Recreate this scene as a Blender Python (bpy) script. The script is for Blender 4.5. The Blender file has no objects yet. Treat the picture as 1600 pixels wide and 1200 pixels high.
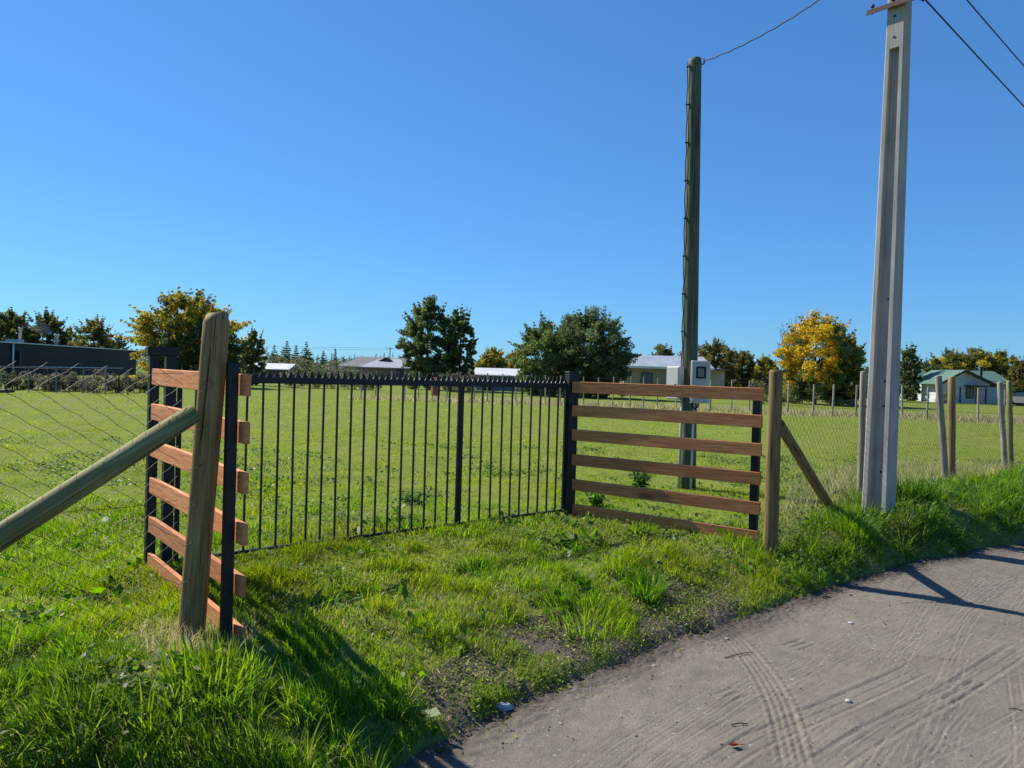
import bpy, math, random
import numpy as np
from mathutils import Vector, Matrix

random.seed(7)
RNG = np.random.default_rng(11)
SC = bpy.context.scene
COL = SC.collection
rad = math.radians

# ------------------------------------------------------------------ camera
F_PX = 1180.0                       # focal length in pixels of the 1600x1200 photograph
CAM_P = Vector((0.0, 0.0, 1.6))
PITCH = math.atan(-15.0 / F_PX)
ROLL = math.atan(0.030)
FWD = Vector((0, math.cos(PITCH), math.sin(PITCH)))
_up = Vector((0, -math.sin(PITCH), math.cos(PITCH)))
_rt = Vector((1, 0, 0))
RT = _rt * math.cos(ROLL) + _up * math.sin(ROLL)
UP = _up * math.cos(ROLL) - _rt * math.sin(ROLL)
cam = bpy.data.cameras.new('camera')
cam.sensor_width = 36.0
cam.lens = F_PX / 1600.0 * 36.0
cam.clip_start = 0.05
cam.clip_end = 6000
camo = bpy.data.objects.new('camera', cam)
COL.objects.link(camo)
M = Matrix((RT, UP, -FWD)).transposed().to_4x4()
M.translation = CAM_P
camo.matrix_world = M
SC.camera = camo

# ------------------------------------------------------------------ sky and sun
SUN_AZ = 57.2                       # degrees left of straight ahead
SUN_EL = 43.0
w = bpy.data.worlds.new('World')
SC.world = w
w.use_nodes = True
nt = w.node_tree
sky = nt.nodes.new('ShaderNodeTexSky')
sky.sky_type = 'NISHITA'
sky.sun_disc = False
sky.sun_elevation = rad(SUN_EL)
sky.sun_rotation = rad(-SUN_AZ)
sky.altitude = 0
sky.air_density = 1.0
sky.dust_density = 0.1
sky.ozone_density = 3.5
bg = nt.nodes['Background']
tint = nt.nodes.new('ShaderNodeMix')         # clear spring air: deep blue right down to the horizon
tint.data_type = 'RGBA'; tint.blend_type = 'MULTIPLY'
tint.inputs[0].default_value = 1.0
tint.inputs[7].default_value = (0.335, 0.70, 1.13, 1)
soft = nt.nodes.new('ShaderNodeGamma')       # evens the sky out between the zenith and the horizon
soft.inputs[1].default_value = 0.75
nt.links.new(sky.outputs[0], soft.inputs[0])
nt.links.new(soft.outputs[0], tint.inputs[6])
nt.links.new(tint.outputs[2], bg.inputs[0])
bg.inputs[1].default_value = 0.125
sun = bpy.data.lights.new('sun', 'SUN')
sun.energy = 5.0
sun.angle = rad(0.55)
sun.color = (1.0, 0.93, 0.82)
suno = bpy.data.objects.new('sun', sun)
COL.objects.link(suno)
SDIR = Vector((-math.sin(rad(SUN_AZ)) * math.cos(rad(SUN_EL)), math.cos(rad(SUN_AZ)) * math.cos(rad(SUN_EL)), math.sin(rad(SUN_EL))))
suno.rotation_euler = SDIR.to_track_quat('Z', 'Y').to_euler()
SC.view_settings.view_transform = 'Standard'
SC.view_settings.look = 'None'
SC.view_settings.exposure = 0.65
SC.view_settings.gamma = 1.0
SC.cycles.max_bounces = 6
SC.cycles.transparent_max_bounces = 8

# ------------------------------------------------------------------ helpers: pixels to places
def ray(px, py):
    return FWD * F_PX + RT * (px - 800) - UP * (py - 600)
def G(px, py, z=0.0):
    r = ray(px, py)
    return CAM_P + r * ((z - CAM_P.z) / r.z)
def D(px, py, y):
    r = ray(px, py)
    return CAM_P + r * (y / r.y)
def hz(px):                          # pixel row of the horizon
    return 585 + 0.03 * (px - 800)

# ------------------------------------------------------------------ noise
def _hash(ix, iy, seed):
    h = (ix.astype(np.int64) * 374761393 + iy.astype(np.int64) * 668265263 + seed * 1442695041) & 0x7fffffff
    h = ((h ^ (h >> 13)) * 1274126177) & 0x7fffffff
    return ((h ^ (h >> 16)) & 0xffff) / 65535.0
def vnoise(x, y, seed=0):
    x = np.asarray(x, float); y = np.asarray(y, float)
    ix = np.floor(x); iy = np.floor(y)
    fx = x - ix; fy = y - iy
    fx = fx * fx * (3 - 2 * fx); fy = fy * fy * (3 - 2 * fy)
    a = _hash(ix, iy, seed); b = _hash(ix + 1, iy, seed)
    c = _hash(ix, iy + 1, seed); d = _hash(ix + 1, iy + 1, seed)
    return (a * (1 - fx) + b * fx) * (1 - fy) + (c * (1 - fx) + d * fx) * fy
def fbm(x, y, seed=0, o=4):
    s = 0; a = 0.5; t = 0
    for i in range(o):
        s = s + a * vnoise(np.asarray(x) * 2 ** i, np.asarray(y) * 2 ** i, seed + i * 17); t += a; a *= 0.5
    return s / t
def sstep(a, b, x):
    t = np.clip((np.asarray(x, float) - a) / (b - a), 0, 1)
    return t * t * (3 - 2 * t)

# ------------------------------------------------------------------ helpers: objects
def setp(o, label=None, cat=None, group=None, kind=None):
    if label: o['label'] = label
    if cat: o['category'] = cat
    if group: o['group'] = group
    if kind: o['kind'] = kind
    return o
def thing(name, label, cat, loc=(0, 0, 0), group=None):
    o = bpy.data.objects.new(name, None)
    o.empty_display_size = 0.1
    o.location = loc
    COL.objects.link(o)
    return setp(o, label, cat, group)
def attach(o, parent):
    o.parent = parent
    o.matrix_parent_inverse = Matrix.Translation(-Vector(parent.location)) if parent.parent is None else Matrix.Identity(4)
    return o
def np_mesh(name, V, Fc, mat, C=None, parent=None, smooth=False):
    V = np.asarray(V, np.float32); Fc = np.asarray(Fc, np.int32)
    k = Fc.shape[1]
    me = bpy.data.meshes.new(name)
    me.vertices.add(len(V)); me.vertices.foreach_set('co', V.ravel())
    me.loops.add(Fc.size); me.loops.foreach_set('vertex_index', Fc.ravel())
    me.polygons.add(len(Fc))
    me.polygons.foreach_set('loop_start', np.arange(0, Fc.size, k, dtype=np.int32))
    me.update(calc_edges=True)
    if smooth:
        me.polygons.foreach_set('use_smooth', np.ones(len(Fc), bool))
    if C is not None:
        a = me.attributes.new('Col', 'FLOAT_COLOR', 'POINT')
        C4 = np.ones((len(V), 4), np.float32); C4[:, :3] = C
        a.data.foreach_set('color', C4.ravel())
    me.materials.append(mat)
    o = bpy.data.objects.new(name, me)
    COL.objects.link(o)
    if parent: attach(o, parent)
    return o

class MB:
    """collects shapes into ONE mesh; every vertex keeps its place in its own piece's frame for the grain"""
    def __init__(s):
        s.v = []; s.f = []; s.l = []; s.sm = []
    def add(s, vs, fs, ls=None, smooth=False):
        b = len(s.v)
        s.v += [tuple(p) for p in vs]
        s.l += [tuple(p) for p in (ls if ls else vs)]
        s.f += [tuple(i + b for i in f) for f in fs]
        s.sm += [smooth] * len(fs)
    def box(s, c, ax, ay, az, bev=0.0):
        """oriented box: centre and three half-extent vectors, with small bevelled edges"""
        c = Vector(c); ax = Vector(ax); ay = Vector(ay); az = Vector(az)
        if bev <= 0:
            P = []; L = []
            for k in (-1, 1):
                for j in (-1, 1):
                    for i in (-1, 1):
                        P.append(c + ax * i + ay * j + az * k); L.append((i * ax.length, j * ay.length, k * az.length))
            o = random.uniform(0, 30)
            L = [(a + o, b2 + o, d) for a, b2, d in L]
            s.add(P, [(0, 2, 3, 1), (4, 5, 7, 6), (0, 1, 5, 4), (2, 6, 7, 3), (0, 4, 6, 2), (1, 3, 7, 5)], L)
            return
        lx, ly, lz = ax.length, ay.length, az.length
        o = random.uniform(0, 30)
        P = []; L = []; idx = {}
        for i in (-1, 1):
            for j in (-1, 1):
                for k in (-1, 1):
                    for q in range(3):
                        x = lx - (bev if q != 0 else 0); y = ly - (bev if q != 1 else 0); z = lz - (bev if q != 2 else 0)
                        idx[(i, j, k, q)] = len(P)
                        P.append(c + ax * (i * x / lx) + ay * (j * y / ly) + az * (k * z / lz)); L.append((i * x + o, j * y + o, k * z))
        g = lambda i, j, k, q: idx[(i, j, k, q)]
        Fs = []
        for i in (-1, 1):
            f = [g(i, -1, -1, 0), g(i, 1, -1, 0), g(i, 1, 1, 0), g(i, -1, 1, 0)]; Fs.append(f if i > 0 else f[::-1])
            f = [g(-1, i, -1, 1), g(-1, i, 1, 1), g(1, i, 1, 1), g(1, i, -1, 1)]; Fs.append(f if i > 0 else f[::-1])
            f = [g(-1, -1, i, 2), g(1, -1, i, 2), g(1, 1, i, 2), g(-1, 1, i, 2)]; Fs.append(f if i > 0 else f[::-1])
        for a in (-1, 1):
            for b in (-1, 1):
                f = [g(a, b, -1, 0), g(a, b, -1, 1), g(a, b, 1, 1), g(a, b, 1, 0)]; Fs.append(f if a * b > 0 else f[::-1])
                f = [g(a, -1, b, 0), g(a, 1, b, 0), g(a, 1, b, 2), g(a, -1, b, 2)]; Fs.append(f if a * b > 0 else f[::-1])
                f = [g(-1, a, b, 1), g(-1, a, b, 2), g(1, a, b, 2), g(1, a, b, 1)]; Fs.append(f if a * b > 0 else f[::-1])
                for k in (-1, 1):
                    f = [g(a, b, k, 0), g(a, b, k, 1), g(a, b, k, 2)]; Fs.append(f if a * b * k > 0 else f[::-1])
        s.add(P, Fs, L)
    def beam(s, p0, p1, wid, hei, up=(0, 0, 1), bev=0.0):
        p0 = Vector(p0); p1 = Vector(p1); d = p1 - p0
        z = d.normalized(); u = Vector(up); x = z.cross(u)
        if x.length < 1e-4: x = z.cross(Vector((0, 1, 0)))
        x.normalize(); y = x.cross(z).normalized()
        s.box((p0 + p1) / 2, x * wid / 2, y * hei / 2, d / 2, bev)
    def tube(s, pts, rs, seg=10, cap=True, wob=0.0):
        pts = [Vector(p) for p in pts]
        if not hasattr(rs, '__len__'): rs = [rs] * len(pts)
        P = []; L = []; Fs = []
        d0 = (pts[1] - pts[0]).normalized()
        x = d0.cross(Vector((0, 0, 1)))
        if x.length < 1e-3: x = d0.cross(Vector((0, 1, 0)))
        x.normalize(); ln = 0.0; o = random.uniform(0, 40)
        for i, p in enumerate(pts):
            d = (pts[min(i + 1, len(pts) - 1)] - pts[max(i - 1, 0)]).normalized()
            x = (x - d * x.dot(d)).normalized(); y = d.cross(x)
            if i: ln += (p - pts[i - 1]).length
            for k in range(seg):
                a = 2 * math.pi * k / seg
                r = rs[i] * (1 + wob * math.sin(3 * a + ln * 2.1 + o) + wob * 0.6 * math.sin(2 * a - ln * 5 + o))
                P.append(p + x * math.cos(a) * r + y * math.sin(a) * r)
                L.append((math.cos(a) * r + o, math.sin(a) * r + o, ln))
        for i in range(len(pts) - 1):
            for k in range(seg):
                a = i * seg + k; b = i * seg + (k + 1) % seg
                Fs.append((a, b, b + seg, a + seg))
        s.add(P, Fs, L, smooth=True)
        if cap:
            n = len(P); b0 = len(s.v) - n
            s.f.append(tuple(b0 + k for k in range(seg))[::-1]); s.sm.append(False)
            s.f.append(tuple(b0 + n - seg + k for k in range(seg))); s.sm.append(False)
    def prism(s, poly, vec):
        """planar outline extruded along vec"""
        vec = Vector(vec); n = len(poly)
        P = [Vector(p) for p in poly] + [Vector(p) + vec for p in poly]
        Fs = [tuple(range(n))[::-1], tuple(range(n, 2 * n))] + [(i, (i + 1) % n, n + (i + 1) % n, n + i) for i in range(n)]
        s.add(P, Fs)
    def build(s, name, mat, parent=None):
        me = bpy.data.meshes.new(name)
        me.from_pydata(s.v, [], s.f)
        me.polygons.foreach_set('use_smooth', s.sm)
        a = me.attributes.new('loc', 'FLOAT_VECTOR', 'POINT')
        a.data.foreach_set('vector', np.asarray(s.l, np.float32).ravel())
        me.materials.append(mat)
        o = bpy.data.objects.new(name, me)
        COL.objects.link(o)
        if parent: attach(o, parent)
        return o

# ------------------------------------------------------------------ materials
class NM:
    def __init__(s, name):
        s.m = bpy.data.materials.new(name); s.m.use_nodes = True
        s.t = s.m.node_tree; s.b = s.t.nodes['Principled BSDF']; s.out = s.t.nodes['Material Output']
        s.b.inputs['Specular IOR Level'].default_value = 0.3
    def n(s, typ, **kw):
        x = s.t.nodes.new(typ)
        for k, v in kw.items():
            if k.startswith('i_'):
                key = k[2:]
                x.inputs[int(key) if key.isdigit() else key].default_value = v
            else: setattr(x, k, v)
        return x
    def l(s, a, b): s.t.links.new(a, b)
    def attr(s, nm): return s.n('ShaderNodeAttribute', attribute_name=nm)
    def coords(s, kind='loc', scale=(1, 1, 1)):
        mp = s.n('ShaderNodeMapping'); mp.inputs['Scale'].default_value = scale
        if kind == 'loc': s.l(s.attr('loc').outputs['Vector'], mp.inputs[0])
        else: s.l(s.n('ShaderNodeTexCoord').outputs['Object'], mp.inputs[0]) if kind == 'obj' else s.l(s.n('ShaderNodeNewGeometry').outputs['Position'], mp.inputs[0])
        return mp.outputs[0]
    def noise(s, vec, scale, detail=4, rough=0.55):
        x = s.n('ShaderNodeTexNoise'); x.inputs['Scale'].default_value = scale
        x.inputs['Detail'].default_value = detail; x.inputs['Roughness'].default_value = rough
        s.l(vec, x.inputs['Vector']); return x.outputs['Fac']
    def ramp(s, fac, stops):
        r = s.n('ShaderNodeValToRGB'); e = r.color_ramp.elements
        while len(e) < len(stops): e.new(0.5)
        for q, (p, c) in zip(e, stops):
            q.position = p; q.color = (*c, 1) if len(c) == 3 else c
        s.l(fac, r.inputs[0]); return r.outputs[0]
    def mix(s, fac, a, b, typ='MIX'):
        x = s.n('ShaderNodeMix', data_type='RGBA', blend_type=typ)
        for k, v in ((0, fac), (6, a), (7, b)):
            if isinstance(v, bpy.types.NodeSocket): s.l(v, x.inputs[k])
            else: x.inputs[k].default_value = v if k == 0 else ((*v, 1) if len(v) == 3 else v)
        return x.outputs[2]
    def bump(s, h, strength=0.3, dist=0.01):
        x = s.n('ShaderNodeBump'); x.inputs['Strength'].default_value = strength; x.inputs['Distance'].default_value = dist
        s.l(h, x.inputs['Height']); s.l(x.outputs[0], s.b.inputs['Normal'])
    def base(s, c, rough=0.7):
        if isinstance(c, bpy.types.NodeSocket): s.l(c, s.b.inputs['Base Color'])
        else: s.b.inputs['Base Color'].default_value = (*c, 1)
        s.b.inputs['Roughness'].default_value = rough
        return s

def wood_mat(name, c_dark, c_mid, c_light, rough=0.75, crack=True, knots=0.0, stretch=0.9):
    m = NM(name)
    v = m.coords('loc', (14, 14, stretch))
    g = m.noise(v, 3.0, 6, 0.65)
    big = m.noise(m.coords('loc', (3, 3, 0.8)), 2.0, 3)
    c = m.ramp(g, [(0.28, c_dark), (0.5, c_mid), (0.72, c_light)])
    c = m.mix(m.ramp(big, [(0.35, (0, 0, 0)), (0.7, (1, 1, 1))]), c, m.mix(0.35, c, c_dark))
    h = g
    if crack:
        cr = m.noise(m.coords('loc', (26, 26, 0.55)), 2.2, 2)
        k = m.ramp(cr, [(0.33, (1, 1, 1)), (0.39, (0, 0, 0))])
        c = m.mix(k, c, tuple(x * 0.3 for x in c_dark))
    if knots:
        vo = m.n('ShaderNodeTexVoronoi'); vo.inputs['Scale'].default_value = knots
        m.l(m.coords('loc', (1.0, 1.0, 0.35)), vo.inputs['Vector'])
        kk = m.ramp(vo.outputs['Distance'], [(0.05, (1, 1, 1)), (0.14, (0, 0, 0))])
        c = m.mix(kk, c, tuple(x * 0.45 for x in c_dark))
    oi = m.n('ShaderNodeObjectInfo'); mr = m.n('ShaderNodeMapRange'); mr.inputs[3].default_value = 0.80; mr.inputs[4].default_value = 1.15
    m.l(oi.outputs['Random'], mr.inputs[0])
    hs = m.n('ShaderNodeHueSaturation'); m.l(mr.outputs[0], hs.inputs['Value']); m.l(c, hs.inputs['Color']); c = hs.outputs[0]
    m.base(c, rough); m.bump(h, 0.5, 0.006)
    return m.m
def plain(name, c, rough=0.6, metal=0.0, var=0.25, scale=6.0, spec=0.3):
    m = NM(name)
    n = m.noise(m.coords('geo'), scale, 5, 0.6)
    lo = tuple(x * (1 - var) for x in c); hi = tuple(min(1, x * (1 + var)) for x in c)
    m.base(m.ramp(n, [(0.3, lo), (0.7, hi)]), rough)
    m.b.inputs['Metallic'].default_value = metal
    m.b.inputs['Specular IOR Level'].default_value = spec
    m.bump(n, 0.08, 0.01)
    return m.m
def leaf_mat(name, trans=0.4, rough=0.45, spec=0.35):
    m = NM(name)
    c = m.attr('Col').outputs['Color']
    m.base(c, rough); m.b.inputs['Specular IOR Level'].default_value = spec
    t = m.n('ShaderNodeBsdfTranslucent')
    hs = m.n('ShaderNodeHueSaturation'); hs.inputs['Saturation'].default_value = 1.15; hs.inputs['Value'].default_value = 2.0
    m.l(c, hs.inputs['Color']); m.l(hs.outputs[0], t.inputs[0])
    x = m.n('ShaderNodeMixShader'); x.inputs[0].default_value = trans
    m.l(m.b.outputs[0], x.inputs[1]); m.l(t.outputs[0], x.inputs[2]); m.l(x.outputs[0], m.out.inputs[0])
    return m.m

M_POST = wood_mat('treated_pine', (0.12, 0.078, 0.030), (0.25, 0.165, 0.066), (0.38, 0.26, 0.115), knots=3.0)
M_BRACE = wood_mat('green_treated_pine', (0.11, 0.11, 0.036), (0.22, 0.21, 0.075), (0.36, 0.34, 0.14), knots=2.0)
M_GREYPOST = wood_mat('weathered_grey_wood', (0.13, 0.12, 0.10), (0.24, 0.22, 0.18), (0.36, 0.33, 0.28), knots=3.0)
M_STAKE = wood_mat('pale_stake_wood', (0.2, 0.18, 0.14), (0.33, 0.3, 0.24), (0.45, 0.42, 0.35), crack=False)
M_PLANK = wood_mat('orange_plank', (0.40, 0.125, 0.045), (0.60, 0.232, 0.085), (0.75, 0.355, 0.155), crack=False, knots=2.6, stretch=1.4)
M_POLE = wood_mat('green_pole_wood', (0.035, 0.045, 0.028), (0.085, 0.10, 0.062), (0.15, 0.165, 0.105), stretch=0.5)
M_STEEL = plain('dark_painted_steel', (0.009, 0.010, 0.014), 0.48, var=0.3, scale=30, spec=0.35)
M_WIRE = plain('galvanised_wire', (0.055, 0.053, 0.045), 0.6, var=0.4, scale=12)
M_CABLE = plain('black_cable', (0.02, 0.02, 0.023), 0.6)
M_RUST = plain('rusty_steel', (0.11, 0.065, 0.05), 0.7, var=0.5, scale=20)
M_GREYBOX = plain('pale_grey_plastic', (0.50, 0.50, 0.48), 0.5, var=0.06)
M_WHITEBOX = plain('white_meter_plastic', (0.44, 0.43, 0.41), 0.45, var=0.06)
M_DARKGLASS = plain('dark_glass', (0.02, 0.024, 0.03), 0.12, spec=0.6)
M_LEAF = leaf_mat('leaves', 0.3)
M_FARLEAF = leaf_mat('far_leaves', 0.40, 0.6, 0.15)
M_GRASS = leaf_mat('grass_blades', 0.48, 0.45, 0.22)
M_BARK = wood_mat('bark', (0.05, 0.04, 0.03), (0.10, 0.08, 0.06), (0.17, 0.14, 0.11))

def concrete():
    m = NM('pole_concrete')
    p = m.coords('geo')
    big = m.noise(p, 2.5, 6, 0.6); fine = m.noise(p, 60, 4, 0.7)
    st = m.noise(m.coords('geo', (9, 9, 0.7)), 2.0, 4)
    c = m.ramp(big, [(0.3, (0.32, 0.305, 0.28)), (0.7, (0.44, 0.42, 0.39))])
    c = m.mix(m.ramp(st, [(0.45, (0, 0, 0)), (0.75, (0.55, 0.55, 0.55))]), c, (0.22, 0.215, 0.20))
    c = m.mix(m.ramp(m.noise(m.coords('geo', (30, 30, 0.35)), 2.0, 3), [(0.52, (0, 0, 0)), (0.68, (0.6, 0.6, 0.6))]), c, (0.15, 0.145, 0.135))
    c = m.mix(m.ramp(fine, [(0.28, (0.7, 0.7, 0.7)), (0.36, (0, 0, 0))]), c, (0.14, 0.14, 0.13))
    m.base(c, 0.85); m.bump(fine, 0.35, 0.006)
    return m.m
M_CONC = concrete()

# ------------------------------------------------------------------ terrain
FZ = -0.04                           # level of the field
ZR = -0.33                           # level of the dirt road
edge_px = [(600, 1245), (640, 1200), (735, 1140), (850, 1085), (950, 1047), (1040, 1012), (1130, 983), (1220, 950),
           (1330, 908), (1430, 880), (1520, 864), (1600, 850)]
EU = np.array((0.80, 0.60)); EV = np.array((-0.60, 0.80))
_e = np.array([(G(a, b, ZR).x, G(a, b, ZR).y) for a, b in edge_px])
_eu = _e @ EU; _ev = _e @ EV
_o = np.argsort(_eu); _eu = _eu[_o]; _ev = _ev[_o]
_eu = np.concatenate(([-60, -6.0], _eu, [_eu[-1] + 8, _eu[-1] + 90]))
_ev = np.concatenate(([_ev[0] - 0.3 - 9, _ev[0] - 0.3], _ev, [_ev[-1] + 0.2, _ev[-1] + 2]))
def v_edge(u):
    return np.interp(u, _eu, _ev)
ROADW = 6.0
def s_road(x, y):
    """distance into the verge (positive) from the near edge of the road"""
    x = np.asarray(x, float); y = np.asarray(y, float)
    u = x * EU[0] + y * EU[1]; v = x * EV[0] + y * EV[1]
    ve = v_edge(u)
    s = v - ve
    far = (ve - ROADW) - v
    return np.where(s > -ROADW * 0.5, s, far), u
_m1 = G(1430, 800, -0.05); _m2 = G(1560, 790, -0.05); _m3 = G(1330, 850, -0.15); _m4 = G(150, 1130, -0.1)
_b = G(1300, 915, ZR); UB0 = _b.x * 0.80 + _b.y * 0.60
def terr(x, y):
    x = np.asarray(x, float); y = np.asarray(y, float)
    s, u = s_road(x, y)
    n = fbm(x * 1.7, y * 1.7, 3, 4) - 0.5
    ss = s + 0.16 * (fbm(x * 3.1, y * 3.1, 9, 3) - 0.5)
    wid = 1.15 - 0.62 * sstep(UB0, UB0 + 1.2, u)
    rise = 0.28 * sstep(0.0, 0.14, ss) + 0.72 * sstep(0.02, wid, ss)
    z = ZR - 0.03 + (FZ - ZR + 0.03) * rise
    z = z + n * 0.07 * sstep(0, 0.6, s) + (fbm(x * 0.25, y * 0.25, 21, 3) - 0.5) * 0.12 * sstep(4, 12, s)
    z = z + (fbm(x * 6, y * 6, 31, 3) - 0.5) * 0.035 * sstep(0, 0.2, s)
    for c, a, r in ((_m1, 0.10, 0.75), (_m2, 0.14, 0.8), (_m3, 0.06, 0.5), (_m4, 0.10, 0.7)):
        z = z + a * np.exp(-((x - c.x) ** 2 + (y - c.y) ** 2) / (2 * r * r)) * sstep(0, 0.35, s)
    return z
def tz(x, y): return float(terr(np.array([x]), np.array([y]))[0])

def axis(lo, hi, step, far, grow=1.16):
    a = list(np.arange(lo, hi + 1e-6, step))
    d = step; p = a[-1]
    while p < far: d *= grow; p += d; a.append(p)
    d = step; p = a[0]; b = []
    while p > -far: d *= grow; p -= d; b.append(p)
    return np.array(b[::-1] + a)
def ground_mat():
    m = NM('pasture_ground')
    p = m.coords('geo')
    a = m.noise(p, 0.35, 5, 0.6); b = m.noise(p, 3.0, 6, 0.7); f = m.noise(p, 28, 4, 0.7)
    g = m.ramp(b, [(0.25, (0.090, 0.130, 0.018)), (0.5, (0.142, 0.192, 0.027)), (0.75, (0.190, 0.240, 0.040))])
    g2 = m.ramp(b, [(0.25, (0.120, 0.150, 0.026)), (0.75, (0.205, 0.235, 0.052))])
    g = m.mix(m.ramp(a, [(0.4, (0, 0, 0)), (0.62, (1, 1, 1))]), g, g2)
    d = m.noise(m.coords('geo', (1, 0.7, 1)), 0.9, 6, 0.75)
    g = m.mix(m.ramp(d, [(0.28, (0.4, 0.4, 0.4)), (0.40, (0, 0, 0))]), g, (0.055, 0.085, 0.018))
    g = m.mix(m.ramp(d, [(0.58, (0, 0, 0)), (0.74, (0.6, 0.6, 0.6))]), g, (0.20, 0.185, 0.075))
    soil = m.ramp(f, [(0.3, (0.065, 0.051, 0.042)), (0.7, (0.17, 0.138, 0.112))])
    k = m.attr('Col').outputs['Color']
    sp = m.n('ShaderNodeSeparateColor'); m.l(k, sp.inputs[0])
    c = m.mix(sp.outputs[0], g, soil)
    pale = m.ramp(b, [(0.3, (0.17, 0.165, 0.085)), (0.7, (0.28, 0.26, 0.15))])
    c = m.mix(sp.outputs[1], c, pale)
    m.base(c, 0.95); m.b.inputs['Specular IOR Level'].default_value = 0.05
    h = m.n('ShaderNodeMath', operation='ADD'); m.l(b, h.inputs[0]); m.l(f, h.inputs[1])
    m.bump(h.outputs[0], 0.6, 0.04)
    return m.m
def grid_faces(nx, ny):
    i = np.arange(nx * ny).reshape(ny, nx)
    return np.stack([i[:-1, :-1], i[:-1, 1:], i[1:, 1:], i[1:, :-1]], -1).reshape(-1, 4)
bare_poly = [G(a, b, -0.2) for a, b in ((640, 1075), (720, 1030), (800, 990), (900, 955), (1010, 925), (1090, 905), (1160, 925), (1140, 965), (1000, 1025), (880, 1075), (760, 1125), (700, 1110))]
def in_poly(x, y, poly):
    x = np.asarray(x, float); y = np.asarray(y, float)
    r = np.zeros(x.shape, bool); n = len(poly)
    for i in range(n):
        a = poly[i]; b = poly[(i + 1) % n]
        c = ((a.y > y) != (b.y > y)) & (x < (b.x - a.x) * (y - a.y) / (b.y - a.y + 1e-12) + a.x)
        r ^= c
    return r
def soil_amount(x, y):
    s, u = s_road(x, y)
    inb = in_poly(x, y, bare_poly)
    k = np.where(inb, sstep(0.35, 0.47, fbm(x * 3.3, y * 3.3, 77, 4)), 0.0)
    return np.clip(np.maximum(k, 1 - sstep(-0.02, 0.09, s + 0.1 * (fbm(x * 5, y * 5, 5) - .5))), 0, 1)
def far_pale(x, y):                  # strip of dry uncut grass along the far fence
    return 0.6 * sstep(-8, 6, x) * sstep(-2.0, 0.5, y - fence_y(x)) * (1 - sstep(5, 12, y - fence_y(x)))
def fence_y(x):
    return np.interp(x, [-60, -30, -8, 0, 10, 25, 60], [34, 37, 43, 42, 39.5, 37.5, 34])
gx = axis(-5.5, 10, 0.06, 3500); gy = axis(2.0, 15, 0.06, 3500)
X, Y = np.meshgrid(gx, gy)
Xf, Yf = X.ravel(), Y.ravel()
Z = terr(Xf, Yf)
c0 = np.zeros((len(Xf), 3)); c0[:, 0] = np.maximum(soil_amount(Xf, Yf), 0.30 * (1 - sstep(1.0, 2.2, s_road(Xf, Yf)[0]))); c0[:, 1] = far_pale(Xf, Yf)
g = np_mesh('ground', np.stack([Xf, Yf, Z], -1), grid_faces(len(gx), len(gy)), ground_mat(), c0, smooth=True)
setp(g, 'green pasture and grassy verge ground', None, None, 'structure')

# ---- dirt road with wheel tracks pressed into it
def dist_curve(P, pts):
    """distance, signed offset and running length to a polyline"""
    best = np.full(len(P), 1e9); off = np.zeros(len(P)); run = np.zeros(len(P)); L = 0
    for a, b in zip(pts[:-1], pts[1:]):
        a = np.array(a); b = np.array(b); d = b - a; ln = np.hypot(*d); d = d / ln
        q = P - a; t = np.clip(q @ d, 0, ln)
        e = q - t[:, None] * d; dd = np.hypot(e[:, 0], e[:, 1])
        m = dd < best
        best[m] = dd[m]; off[m] = (q @ np.array((-d[1], d[0])))[m]; run[m] = (L + t)[m]; L += ln
    return best, off, run, L
def curve_px(l, n=14):
    p = np.array([(G(a, b, ZR).x, G(a, b, ZR).y) for a, b in l]); t = np.arange(len(p))
    q = np.linspace(0, len(p) - 1, n)
    if len(p) > 2:                   # smooth through the points
        k = min(3, len(p) - 1)
        return np.stack([np.polyval(np.polyfit(t, p[:, i], k), q) for i in (0, 1)], -1)
    return np.stack([np.interp(q, t, p[:, i]) for i in (0, 1)], -1)
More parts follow.
